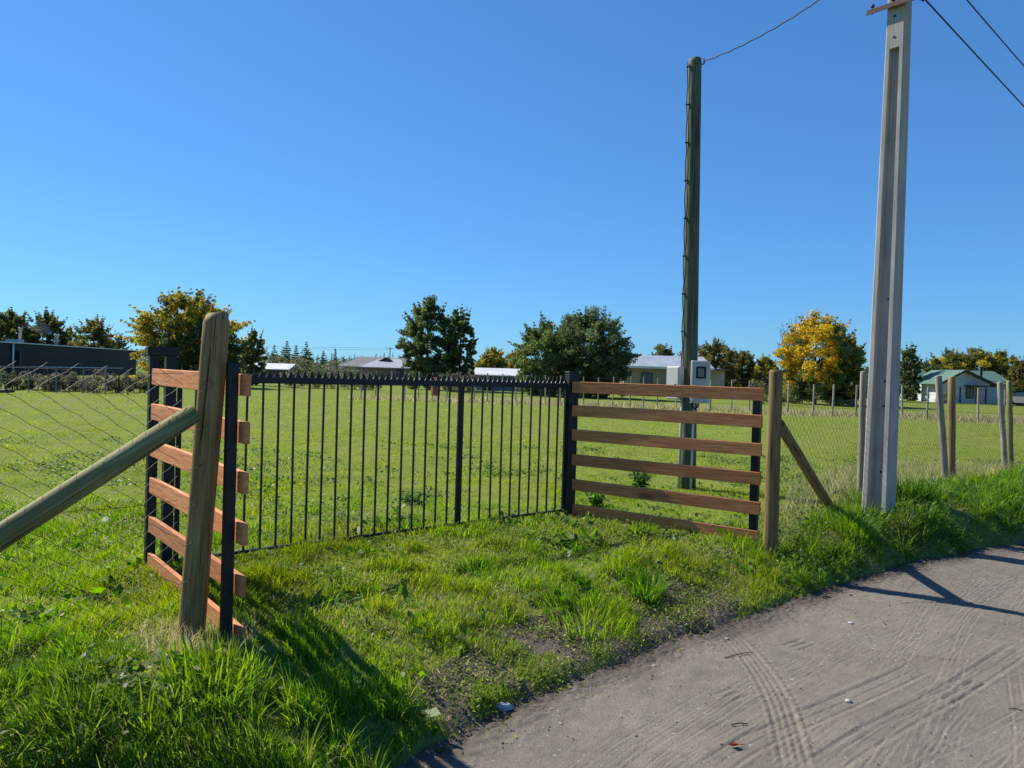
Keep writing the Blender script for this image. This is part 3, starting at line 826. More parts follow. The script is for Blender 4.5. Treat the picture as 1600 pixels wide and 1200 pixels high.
for q in (-0.36, -0.12, 0.12, 0.36):
    c = cc + ca * q - cn * 0.0
    m = MB(); m.tube([c - Zp * 0.05, c + Zp * 0.04], 0.010, 8)
    m.tube([c + Zp * 0.03, c + Zp * 0.05, c + Zp * 0.07], [0.018, 0.026, 0.014], 10); m.build('crossarm_bolt', M_RUST, cp)
m = MB(); c = cc + ca * 0.2; m.tube([c - Zp * 0.03, c - Zp * 0.06, c - Zp * 0.09 + ca * .03, c - Zp * 0.07 + ca * .05], [0.014, 0.016, 0.014, 0.01], 8); m.build('clamp', M_CABLE, cp)

def cable(p0, p1, sag, r, label, name='overhead_cable', wob=0.0):
    p0 = Vector(p0); p1 = Vector(p1); m = MB(); pts = []
    nn = 40
    for i in range(nn + 1):
        t = i / nn; p = p0.lerp(p1, t); p.z -= 4 * sag * t * (1 - t)
        p.z += wob * math.sin(i * 1.7) * (0 < i < nn)
        pts.append(p)
    m.tube(pts, r, 6)
    o = m.build(name, M_CABLE)
    return setp(o, label, 'cable', 'overhead cables')
nxt = Vector((CP.x + 31, CP.y + 28, 0))
S1 = cc + ca * 0.23 - Zp * 0.055 + cn * 0.04
cable(S1, nxt + Vector((0.2, 0, 5.25)), 0.24, 0.010, 'black cable leaving the end of the crossarm of the concrete pole')
cable(Vector((CP.x, CP.y, 7.12)) + ca * 0.06, nxt + Vector((0.2, 0, 6.35)), 0.25, 0.010, 'upper black cable crossing the sky beyond the concrete pole top corner')
def proj(p):
    q = Vector(p) - CAM_P; d_ = q.dot(FWD); return 800 + F_PX * q.dot(RT) / d_, 600 - F_PX * q.dot(UP) / d_
cable(UT + Vector((0.11, -0.05, -0.06)), Vector((CP.x, CP.y, 6.98)) - ca * 0.10, 0.16, 0.008, 'slack black drop cable rising from the timber pole top', wob=0.006)

# ------------------------------------------------------------------ grass
def blades(P, h, wd, az, bend, col, L=3, face=None):
    N = len(P); t = np.linspace(0, 1, L)
    dx = np.cos(az); dy = np.sin(az)
    fa = RNG.uniform(0, 2 * math.pi, N) if face is None else face
    sx = np.cos(fa); sy = np.sin(fa)
    V = np.zeros((N, L, 2, 3), np.float32)
    for i, tt in enumerate(t):
        off = h * bend * tt ** 1.8
        zz = h * (tt - 0.35 * bend * tt * tt)
        ww = wd * 0.5 * (1 - 0.88 * tt ** 1.6)
        cx = P[:, 0] + dx * off; cy = P[:, 1] + dy * off; cz = P[:, 2] + zz
        for s_, q in ((-1, 0), (1, 1)):
            V[:, i, q, 0] = cx + sx * ww * s_; V[:, i, q, 1] = cy + sy * ww * s_; V[:, i, q, 2] = cz
    base = (np.arange(N) * 2 * L)[:, None]
    Fc = np.concatenate([base + np.array([[2 * i, 2 * i + 1, 2 * i + 3, 2 * i + 2]]) for i in range(L - 1)], 1).reshape(-1, 4)
    C = np.repeat(col, 2 * L, axis=0)
    return V.reshape(-1, 3), Fc, C
def leaves(P, size, col, tilt=0.6, aspect=0.55):
    """folded oval leaves: four points round a midrib"""
    N = len(P)
    az = RNG.uniform(0, 2 * math.pi, N); el = RNG.normal(0.25, tilt, N)
    d = np.stack([np.cos(az) * np.cos(el), np.sin(az) * np.cos(el), np.sin(el)], -1)
    r = RNG.normal(0, 1, (N, 3)); s = np.cross(d, r + np.array([0, 0, 2.0])); s /= np.linalg.norm(s, axis=1)[:, None] + 1e-9
    size = size[:, None]
    V = np.stack([P, P + d * size * 0.5 + s * size * aspect * 0.5, P + d * size, P + d * size * 0.5 - s * size * aspect * 0.5], 1)
    Fc = np.arange(N * 4).reshape(-1, 4)
    return V.reshape(-1, 3), Fc, np.repeat(col, 4, axis=0)
class Acc:
    def __init__(s): s.V = []; s.F = []; s.C = []; s.n = 0
    def add(s, r):
        V, F_, C = r; s.V.append(V); s.F.append(F_ + s.n); s.C.append(C); s.n += len(V)
    def build(s, name, mat, parent=None):
        return np_mesh(name, np.concatenate(s.V), np.concatenate(s.F), mat, np.concatenate(s.C), parent)
def palette(N, wts, cols, var=0.22):
    c = np.array(cols)[RNG.choice(len(cols), N, p=np.array(wts) / sum(wts))]
    return c * RNG.uniform(1 - var, 1 + var, (N, 1))
GREENS = [(0.159, 0.266, 0.014), (0.094, 0.189, 0.014), (0.236, 0.319, 0.026), (0.053, 0.112, 0.021), (0.307, 0.271, 0.112)]
def scatter(y0, y1, n, k=0.80):
    """points spread over the view wedge between two distances"""
    y = np.sqrt(RNG.uniform(y0 * y0, y1 * y1, n)); x = y * RNG.uniform(-k, k, n)
    return x, y

tall_poly_r = [Vector((p[0], p[1], 0)) for p in [(G(a, b, -0.05).x, G(a, b, -0.05).y) for a, b in ((1215, 850), (1300, 795), (1420, 775), (1520, 755), (1660, 720), (1680, 860), (1540, 872), (1430, 880), (1330, 895), (1240, 900))]]
tall_poly_l = [Vector((p[0], p[1], 0)) for p in [(G(a, b, -0.1).x, G(a, b, -0.1).y) for a, b in ((-200, 1030), (150, 1030), (300, 1040), (400, 985), (500, 1000), (620, 1060), (660, 1230), (-200, 1500))]]
dry_poly = [Vector((p[0], p[1], 0)) for p in [(G(a, b, -0.02).x, G(a, b, -0.02).y) for a, b in ((1215, 810), (1235, 755), (1300, 735), (1420, 718), (1620, 690), (1640, 722), (1500, 752), (1420, 780), (1330, 800))]]
gate_poly = [Vector((p[0], p[1], 0)) for p in [(G(a, b, -0.05).x, G(a, b, -0.05).y) for a, b in ((370, 880), (880, 812), (1190, 860), (1150, 920), (900, 960), (700, 1010), (600, 1010), (470, 930))]]
def region(x, y):
    s, u = s_road(x, y)
    n1 = fbm(x * 1.3, y * 1.3, 101, 3); n2 = fbm(x * 4.5, y * 4.5, 111, 3)
    tr = in_poly(x, y, tall_poly_r); tl = in_poly(x, y, tall_poly_l); gt = in_poly(x, y, gate_poly)
    tall = np.where(tr | tl, 1.0, 0.0)
    h = 0.045 + 0.05 * sstep(0.45, 0.75, n1) + 0.05 * sstep(0.55, 0.8, n2)
    near = 1 - sstep(6, 10, y)
    h = h * (0.50 + 0.75 * near)
    h = np.where(gt, 0.034 + 0.085 * sstep(0.5, 0.8, n2) + 0.03 * n1, h)
    h = np.where(tl, 0.05 + 0.12 * sstep(0.35, 0.75, n2) * (0.4 + n1), h)
    h = np.where(tr, 0.05 + 0.26 * sstep(0.42, 0.80, 0.6 * n2 + 0.4 * n1), h)
    sm = soil_amount(x, y)
    dens = (1 - 0.95 * sm) * sstep(-0.06, 0.03, s + 0.22 * (n2 - 0.5))
    dens = dens * (0.35 + 0.95 * sstep(0.3, 0.62, n2))
    h = h * (0.5 + 0.5 * sstep(0.0, 0.35, s)) * (1 - 0.5 * sm)
    h = h * (0.42 + 0.58 * sstep(0.2, 0.8, np.hypot(x - LP.x - 0.06, (y - LP.y + 0.2) * 0.9)))
    return h, dens, tall, n1, n2, s
grass = Acc()
def grow(x, y, hm, wmul, L, wts, bend=(0.15, 0.75), keep=1.0):
    h, dn, tall, n1, n2, s = region(x, y)
    k = RNG.random(len(x)) < dn * keep
    x, y, h, tall, n1, n2 = x[k], y[k], h[k], tall[k], n1[k], n2[k]
    N = len(x)
    P = np.stack([x, y, terr(x, y) - 0.008], -1)
    hh = h * RNG.uniform(0.45, 1.35, N) * hm
    az = RNG.uniform(0, 2 * math.pi, N) * 0.6 + 6.0 * fbm(x * 0.8, y * 0.8, 131, 2)
    col = palette(N, wts, GREENS)
    pch = sstep(0.42, 0.62, fbm(x * 0.55, y * 0.55, 151, 3))[:, None]
    col = col * (1 - pch * np.array([0.0, 0.08, 0.0])) + pch * np.array([0.022, 0.006, 0.006])
    dp = (sstep(0.50, 0.66, fbm(x * 0.22, y * 0.30, 157, 4)) * sstep(6, 9, y) * 0.75)[:, None]   # worn, drier patches of the pasture
    col = col * (1 - dp) + dp * (0.62 * col + np.array([0.095, 0.082, 0.030]))
    ff_ = sstep(7, 16, y)[:, None]                                                                  # grazed sward beyond the gate: paler
    col = col * (1 - 0.35 * ff_) + ff_ * 0.35 * np.array([0.235, 0.285, 0.060])
    dk = (sstep(0.58, 0.70, fbm(x * 1.1, y * 0.9, 163, 3)))[:, None]                              # darker clover patches
    col = col * (1 - 0.22 * dk)
    col = np.where(tall[:, None] > 0, col * np.array([0.66, 0.84, 0.9]), col)
    grass.add(blades(P, hh, wmul * (0.6 + 0.5 * np.minimum(hh / 0.15, 1.4)) * RNG.uniform(.7, 1.3, N), az, RNG.uniform(*bend, N), col, L))
W0 = (40, 28, 22, 12, 4)
x, y = scatter(2.35, 4.6, 125000, 0.86); grow(x, y, 1.0, 0.0065, 4, W0)
x, y = scatter(4.6, 7.2, 185000, 0.80); grow(x, y, 1.0, 0.007, 3, W0)
x, y = scatter(7.2, 11.5, 160000, 0.78); grow(x, y, 1.0, 0.009, 3, W0)
x, y = scatter(11.5, 20, 110000, 0.78); grow(x, y, 0.95, 0.016, 3, (34, 22, 26, 12, 16))
x, y = scatter(20, 42, 90000, 0.78); grow(x, y, 0.9, 0.032, 3, (32, 20, 28, 10, 20), (0.3, 0.9))
setp(grass.build('grass', M_GRASS), 'bright green grass of pasture and verge', None, None, 'stuff')

# coarse tufts that stand up out of the sward
tuft = Acc()
def tufts(n, y0, y1, hr, cnt, accept, k=0.8, wts=(46, 26, 18, 10, 2), wd=0.0085, spread=0.06):
    x, y = scatter(y0, y1, n, k)
    a = accept(x, y); x, y = x[a], y[a]
    for cx, cy in zip(x, y):
        q = int(cnt * RNG.uniform(.6, 1.4)); hh = RNG.uniform(*hr)
        an = RNG.uniform(0, 2 * math.pi, q); rr = spread * np.sqrt(RNG.random(q))
        px = cx + np.cos(an) * rr; py = cy + np.sin(an) * rr
        P = np.stack([px, py, terr(px, py) - 0.01], -1)
        h = hh * RNG.uniform(.5, 1.2, q)
        tuft.add(blades(P, h, wd * RNG.uniform(.6, 1.3, q), an + RNG.normal(0, .5, q), RNG.uniform(.15, .85, q), palette(q, wts, GREENS), 4))
inr = lambda x, y: in_poly(x, y, tall_poly_r) & (s_road(x, y)[0] > 0.12)
nopost = lambda x, y: np.hypot(x - LP.x - 0.06, y - LP.y + 0.2) > 0.40
inl = lambda x, y: in_poly(x, y, tall_poly_l) & (s_road(x, y)[0] > 0.05) & nopost(x, y)
ing = lambda x, y: (s_road(x, y)[0] > 0.25) & (~in_poly(x, y, bare_poly)) & (fbm(x * 2, y * 2, 171, 2) > 0.5)
tufts(1500, 6.2, 14, (0.14, 0.36), 26, lambda x, y: inr(x, y) & (fbm(x * 1.6, y * 1.6, 173, 3) > 0.46), wts=(30, 34, 10, 22, 2))
tufts(420, 2.4, 4.8, (0.10, 0.25), 26, inl, 0.9)
tufts(500, 3.6, 8.8, (0.07, 0.16), 24, ing, 0.7)
tufts(500, 8, 38, (0.05, 0.10), 16, lambda x, y: fbm(x * .6, y * .6, 181, 2) > 0.55, 0.75, (20, 40, 10, 30, 0), 0.012, 0.10)
nearpost = lambda x, y: ((x - 2.6) ** 2 + (y - 7.6) ** 2 < 0.4 ** 2) | ((x - CP.x) ** 2 + (y - CP.y) ** 2 < 0.5 ** 2)
tufts(5000, 3.9, 10.6, (0.08, 0.20), 20, nearpost, 0.55)
setp(tuft.build('tall_grass', M_GRASS), 'long tufts of rank grass on the roadside bank', None, None, 'stuff')

# dry pale grass under the lane fence and along the far fence
dry = Acc()
x, y = scatter(7.3, 16, 60000, 0.8); k = in_poly(x, y, dry_poly) & (RNG.random(len(x)) < 0.85); x, y = x[k], y[k]
N = len(x); P = np.stack([x, y, terr(x, y) - 0.01], -1)
DRY = [(0.34, 0.29, 0.17), (0.26, 0.23, 0.12), (0.15, 0.17, 0.06), (0.42, 0.37, 0.25)]
dry.add(blades(P, RNG.uniform(.08, .30, N) * (0.5 + fbm(x * 2, y * 2, 5)), 0.0065 * RNG.uniform(.6, 1.2, N), RNG.uniform(0, 6.28, N), RNG.uniform(.2, 1.1, N), palette(N, (4, 4, 4, 2), DRY), 3))
x = RNG.uniform(-9, 34, 15000); y = fence_y(x) + RNG.normal(1.0, 1.6, len(x)); N = len(x)
P = np.stack([x, y, terr(x, y) - 0.01], -1)
dry.add(blades(P, RNG.uniform(.12, .42, N), 0.025 * RNG.uniform(.6, 1.2, N), RNG.uniform(0, 6.28, N), RNG.uniform(.2, .9, N), palette(N, (4, 4, 5, 2), DRY), 3))
x, y = scatter(3.9, 5.0, 14000, 0.6); k = ((x + 1.75) ** 2 + (y - 4.3) ** 2 < 0.34 ** 2) | ((x + 2.85) ** 2 + (y - 5.9) ** 2 < 0.3 ** 2); x, y = x[k], y[k]; N = len(x)
dry.add(blades(np.stack([x, y, terr(x, y) - 0.01], -1), RNG.uniform(.05, .17, N), 0.004 * RNG.uniform(.6, 1.2, N), RNG.uniform(0, 6.28, N), RNG.uniform(.1, .8, N), palette(N, (4, 4, 1, 3), DRY), 4))
x, y = scatter(2.4, 9.0, 60000, 0.8); k = (s_road(x, y)[0] > 0.02) & (RNG.random(len(x)) < 0.25 + 0.6 * sstep(.45, .7, fbm(x * 2.4, y * 2.4, 231, 3))); x, y = x[k], y[k]; N = len(x)   # dead straw lying in the sward
dry.add(blades(np.stack([x, y, terr(x, y) + RNG.uniform(-.004, .03, N)], -1), RNG.uniform(.03, .09, N), 0.004 * RNG.uniform(.6, 1.2, N), RNG.uniform(0, 6.28, N), RNG.uniform(.8, 1.9, N), palette(N, (4, 4, 3, 2), DRY), 3))
setp(dry.build('dry_grass', M_GRASS), 'dry straw coloured grass under the fences and through the verge', None, None, 'stuff')

# broad-leaved ground weeds
weed = Acc()
def weeds(n, y0, y1, size, accept, k=0.75, hmax=0.05, cols=None, per=14, spread=0.07):
    x, y = scatter(y0, y1, n, k); a = accept(x, y); x, y = x[a], y[a]
    if not len(x): return
    X_ = np.repeat(x, per) + RNG.normal(0, spread, len(x) * per); Y_ = np.repeat(y, per) + RNG.normal(0, spread, len(x) * per)
    sz = np.repeat(RNG.uniform(.6, 1.3, len(x)), per) * RNG.uniform(.6, 1.2, len(X_)) * size
    P = np.stack([X_, Y_, terr(X_, Y_) + RNG.uniform(0.0, hmax, len(X_))], -1)
    weed.add(leaves(P, sz, palette(len(X_), (4, 3, 3), cols or [(0.085, 0.155, 0.025), (0.05, 0.105, 0.02), (0.14, 0.19, 0.035)]), 0.45))
off = lambda x, y: (s_road(x, y)[0] > 0.04) & nopost(x, y)
weeds(5200, 2.5, 8.5, 0.030, lambda x, y: off(x, y) & (fbm(x * 2.2, y * 2.2, 201, 3) > 0.50), 0.8)
weeds(420, 3.6, 8.6, 0.085, lambda x, y: off(x, y) & (~in_poly(x, y, bare_poly)) & (fbm(x * 1.7, y * 1.7, 205, 2) > 0.5), 0.75, 0.07, [(0.06, 0.13, 0.015), (0.04, 0.09, 0.012), (0.10, 0.18, 0.02)], 11, 0.055)
weeds(4200, 3.4, 7.2, 0.024, lambda x, y: in_poly(x, y, bare_poly) & (fbm(x * 3.6, y * 3.6, 203, 3) > 0.45), 0.6, 0.03, [(0.17, 0.23, 0.05), (0.11, 0.16, 0.04), (0.24, 0.23, 0.09)], 22, 0.055)
weeds(5200, 5.8, 13, 0.05, lambda x, y: in_poly(x, y, tall_poly_r) & (s_road(x, y)[0] > 0.08) & (fbm(x * 1.5, y * 1.5, 207, 2) > 0.40), 0.8, 0.15, [(0.05, 0.11, 0.018), (0.035, 0.075, 0.016), (0.10, 0.16, 0.03)], 22, 0.09)
weeds(5000, 6.6, 17, 0.05, lambda x, y: off(x, y) & (fbm(x * .7, y * .7, 211, 3) > 0.47) & (fbm(x * 3, y * 3, 213, 2) > 0.5), 0.75, 0.05, [(0.06, 0.115, 0.025), (0.035, 0.075, 0.02), (0.10, 0.16, 0.03)], 12, 0.10)
weeds(1300, 2.3, 4.4, 0.042, lambda x, y: in_poly(x, y, tall_poly_l) & off(x, y) & (fbm(x * 2, y * 2, 217, 2) > 0.5), 0.9, 0.09, None, 16, 0.07)
setp(weed.build('weeds', M_GRASS), 'low broad leaved weeds among the grass', None, None, 'stuff')

def tussock(px, py, hh, cnt, spread, label, wd=0.011, wts=(10, 40, 6, 34, 1)):
    c = G(px, py, FZ - 0.05); z = tz(c.x, c.y)
    an = RNG.uniform(0, 2 * math.pi, cnt); rr = spread * np.sqrt(RNG.random(cnt))
    px_ = c.x + np.cos(an) * rr; py_ = c.y + np.sin(an) * rr
    P = np.stack([px_, py_, terr(px_, py_) - 0.01], -1)
    a = Acc(); a.add(blades(P, hh * RNG.uniform(.5, 1.15, cnt), wd * RNG.uniform(.6, 1.2, cnt), an + RNG.normal(0, .4, cnt), RNG.uniform(.1, .8, cnt), palette(cnt, wts, GREENS), 4))
    o = a.build('grass_tussock', M_GRASS); setp(o, label, 'tussock', 'grass tussocks')
tussock(1008, 914, 0.22, 260, 0.15, 'dark green upright tussock with black shade on the verge below the brown panel')
tussock(915, 950, 0.17, 460, 0.30, 'wide spreading pale green tussock next to the bare soil patch', 0.008, (40, 30, 20, 5, 2))
tussock(1425, 806, 0.42, 420, 0.26, 'tallest grass clump leaning against the foot of the concrete pole', 0.011, (34, 34, 14, 16, 2))
tussock(1330, 842, 0.30, 320, 0.24, 'thick grass clump on the bank between the round post and the concrete pole', 0.010, (30, 34, 12, 22, 2))
tussock(1545, 778, 0.36, 380, 0.34, 'grass clump on the bank below the farther pair of fence posts', 0.012, (30, 34, 12, 22, 2))
tussock(335, 1100, 0.21, 260, 0.26, 'bright long bladed clump on the verge in front of the leaning round post', 0.011, (50, 26, 20, 4, 0))
tussock(740, 905, 0.14, 160, 0.14, 'small dark tussock in front of the gate', 0.009)
tussock(982, 657, 0.22, 200, 0.22, 'lone dark tuft far out in the pasture behind the brown panel', 0.02)
def leafy(px, py, hh, cnt, sp, size, label):
    c = G(px, py, FZ); z = tz(c.x, c.y); t = thing('leafy_weed', label, 'weed', (c.x, c.y, z), 'leafy weeds')
    m = MB()
    for k in range(7):
        a = k * 0.9; q = Vector((c.x + math.cos(a) * sp * 0.6, c.y + math.sin(a) * sp * 0.6, z + hh * random.uniform(.7, 1)))
        m.tube([(c.x, c.y, z - 0.02), (Vector((c.x, c.y, z)) + q) / 2 + Vector((0, 0, .02)), q], 0.006, 5)
    m.build('stems', M_BARK, t)
    h = RNG.uniform(0.1, 1, cnt) * hh; an = RNG.uniform(0, 6.28, cnt); r = sp * (0.25 + 0.75 * h / hh) * np.sqrt(RNG.random(cnt))
    P = np.stack([c.x + np.cos(an) * r, c.y + np.sin(an) * r, z + h], -1)
    a = Acc(); a.add(leaves(P, RNG.uniform(.6, 1.2, cnt) * size, palette(cnt, (3, 3, 1), [(0.05, 0.12, 0.02), (0.035, 0.08, 0.02), (0.10, 0.17, 0.03)]), 0.6, 0.45)); a.build('foliage', M_GRASS, t)
leafy(1001, 768, 0.26, 260, 0.16, 0.09, 'leafy upright weed seen through the middle of the brown panel')
leafy(932, 792, 0.14, 160, 0.16, 0.08, 'low dark weed seen through the lower planks near the single gate post')
leafy(645, 786, 0.10, 150, 0.22, 0.08, 'flat dark weed patch seen through the gate bars')

# ------------------------------------------------------------------ things lying on the road
def stone(px, py, r, label, mat, flat=0.5, name='stone', cat='stone', grp='stones on the road'):
    c = G(px, py, ZR); z = rz(c.x, c.y); V = []; Fs = []; n = 9; k = 5
    ph = random.uniform(0, 6)
    for j in range(k + 1):
        th = math.pi * j / k
        for i in range(n):
            a = 2 * math.pi * i / n; q = r * (1 + 0.22 * math.sin(2 * a + ph) + 0.12 * math.sin(5 * a + j))
            V.append((c.x + math.sin(th) * math.cos(a) * q, c.y + math.sin(th) * math.sin(a) * q * 0.75, z + r * flat * 0.5 + math.cos(th) * r * flat * (1 + 0.15 * math.sin(3 * a))))
    for j in range(k):
        for i in range(n): Fs.append((j * n + i, (j + 1) * n + i, (j + 1) * n + (i + 1) % n, j * n + (i + 1) % n))
    m = MB(); m.add(V, Fs, smooth=False); o = m.build(name, mat); setp(o, label, cat, grp)
M_STONE = plain('pale_stone', (0.46, 0.44, 0.41), 0.8, var=0.12)
stone(1325, 1099, 0.024, 'white stone lying alone between the wheel lines on the road', M_STONE)
stone(1329, 975, 0.026, 'flat pale stone on the smooth part of the road', M_STONE, 0.3)
stone(1136, 1000, 0.016, 'small white pebble near the curved tyre track start', M_STONE)
stone(1022, 1043, 0.014, 'tiny pale pebble at the road edge below the bare soil', M_STONE)
stone(787, 1108, 0.05, 'bluish grey stone at the ragged road edge', plain('blue_grey_stone', (0.26, 0.28, 0.33), 0.7), 0.5)
stone(840, 1104, 0.024, 'brown flat clod just off the grass edge', plain('soil_clod', (0.14, 0.11, 0.09), 0.95), 0.4, 'clod', 'clod', None)
def stick(px0, py0, px1, py1, r, label):
    a = G(px0, py0, ZR); b = G(px1, py1, ZR); m = MB()
    za = rz(a.x, a.y) + r * 1.5; zb = rz(b.x, b.y) + r * 1.5
    m.tube([(a.x, a.y, za), ((a.x + b.x) / 2, (a.y + b.y) / 2 + 0.004, (za + zb) / 2 + 0.004), (b.x, b.y, zb)], [r, r * 1.1, r * 0.7], 7)
    o = m.build('twig', M_BARK); setp(o, label, 'twig', 'twigs on the road')
stick(1142, 1135, 1168, 1135, 0.0038, 'short straight twig on the road nearest the red leaf')
stick(1374, 966, 1384, 978, 0.0038, 'stubby twig pointing towards the viewer near the flat pale stone')
stick(1132, 1031, 1178, 1021, 0.0032, 'long thin twig crossing the start of the curved tyre track')
stick(1576, 1107, 1597, 1110, 0.0032, 'twig at the frame side beside the tread dashes')
c = G(1146, 1170, ZR); zc = rz(c.x, c.y) + 0.012
m = MB(); m.add([(c.x - .03, c.y, zc), (c.x, c.y + .022, zc + .012), (c.x + .035, c.y, zc + .004), (c.x, c.y - .02, zc + .016), (c.x, c.y, zc - 0.006)], [(0, 3, 4), (3, 2, 4), (2, 1, 4), (1, 0, 4)]); m.tube([(c.x + .035, c.y, zc + .004), (c.x + .06, c.y + .01, zc)], 0.002, 5)
setp(m.build('dead_leaf', plain('red_brown_leaf', (0.22, 0.06, 0.035), 0.6)), 'curled red brown dead leaf on the road', 'leaf')
# scattered grit
pb_ = Acc(); N = 1300
u_ = RNG.uniform(0.5, 10, N); w_ = -RNG.random(N) ** 1.7 * 4.2 + 0.05
vv = v_edge(u_) + w_; x = u_ * EU[0] + vv * EV[0]; y = u_ * EU[1] + vv * EV[1]
pz = road_height(x, y, False); sz = RNG.uniform(.002, .0075, N)
o8 = np.array([(1, 0, 0), (0, 1, 0), (-1, 0, 0), (0, -1, 0), (0, 0, .8), (0, 0, -.8)]); f8 = np.array([(0, 1, 4), (1, 2, 4), (2, 3, 4), (3, 0, 4), (1, 0, 5), (2, 1, 5), (3, 2, 5), (0, 3, 5)])
V = (np.stack([x, y, pz + sz * 0.7], -1)[:, None, :] + o8[None] * sz[:, None, None] * RNG.uniform(.6, 1.3, (N, 6, 1))).reshape(-1, 3)
Fc = (f8[None] + (np.arange(N) * 6)[:, None, None]).reshape(-1, 3)
cc_ = np.repeat(palette(N, (5, 3, 1), [(0.17, 0.14, 0.12), (0.10, 0.08, 0.07), (0.5, 0.47, 0.43)]), 6, axis=0)
mg = NM('grit'); mg.base(mg.attr('Col').outputs['Color'], 0.9)
setp(np_mesh('grit', V, Fc, mg.m, cc_), 'small stones and crumbs of soil on the road', None, None, 'stuff')

# ------------------------------------------------------------------ trees
def tree_frame(px, y, z0=None):
    r = ray(px, hz(px)); x = r.x / r.y * y
    return x, (0.0 if z0 is None else z0)
def crown_leaves(clumps, n, size, colfn, flat=0.75):
    """leaves through the volume of a list of clumps (centre, radius)"""
    cl = np.array([(c[0], c[1], c[2], r) for c, r in clumps]); wgt = cl[:, 3] ** 2; wgt /= wgt.sum()
    k = RNG.choice(len(cl), n, p=wgt)
    d = RNG.normal(0, 1, (n, 3)); d /= np.linalg.norm(d, axis=1)[:, None]
    rr = RNG.random(n) ** 0.45
    P = cl[k, :3] + d * (cl[k, 3] * rr)[:, None] * np.array([1, 1, flat])
    return P, colfn(k, P, cl), RNG.uniform(.6, 1.3, n) * size
def quads(P, size, col):
    N = len(P)
    a = RNG.normal(0, 1, (N, 3)); a /= np.linalg.norm(a, axis=1)[:, None]
    b = np.cross(a, RNG.normal(0, 1, (N, 3))); b /= np.linalg.norm(b, axis=1)[:, None] + 1e-9
    s = size[:, None]
    V = np.stack([P - a * s * .5, P + b * s * .28, P + a * s * .5, P - b * s * .28], 1)
    return V.reshape(-1, 3), np.arange(N * 4).reshape(-1, 4), np.repeat(col, 4, axis=0)
OLIVE = [(0.104, 0.121, 0.038), (0.156, 0.156, 0.046), (0.073, 0.094, 0.034)]
DARK = [(0.084, 0.114, 0.055), (0.119, 0.154, 0.066), (0.06, 0.085, 0.044)]
GREEN = [(0.121, 0.172, 0.054), (0.168, 0.209, 0.066), (0.076, 0.114, 0.045)]
RUST = [(0.212, 0.157, 0.04), (0.162, 0.133, 0.04), (0.102, 0.104, 0.035)]
YELL = [(0.48, 0.32, 0.02), (0.56, 0.39, 0.035), (0.34, 0.25, 0.025)]
GOLD = [(0.386, 0.298, 0.034), (0.267, 0.228, 0.034), (0.504, 0.385, 0.051)]
PALE = [(0.16, 0.15, 0.09), (0.10, 0.105, 0.05), (0.07, 0.08, 0.035)]
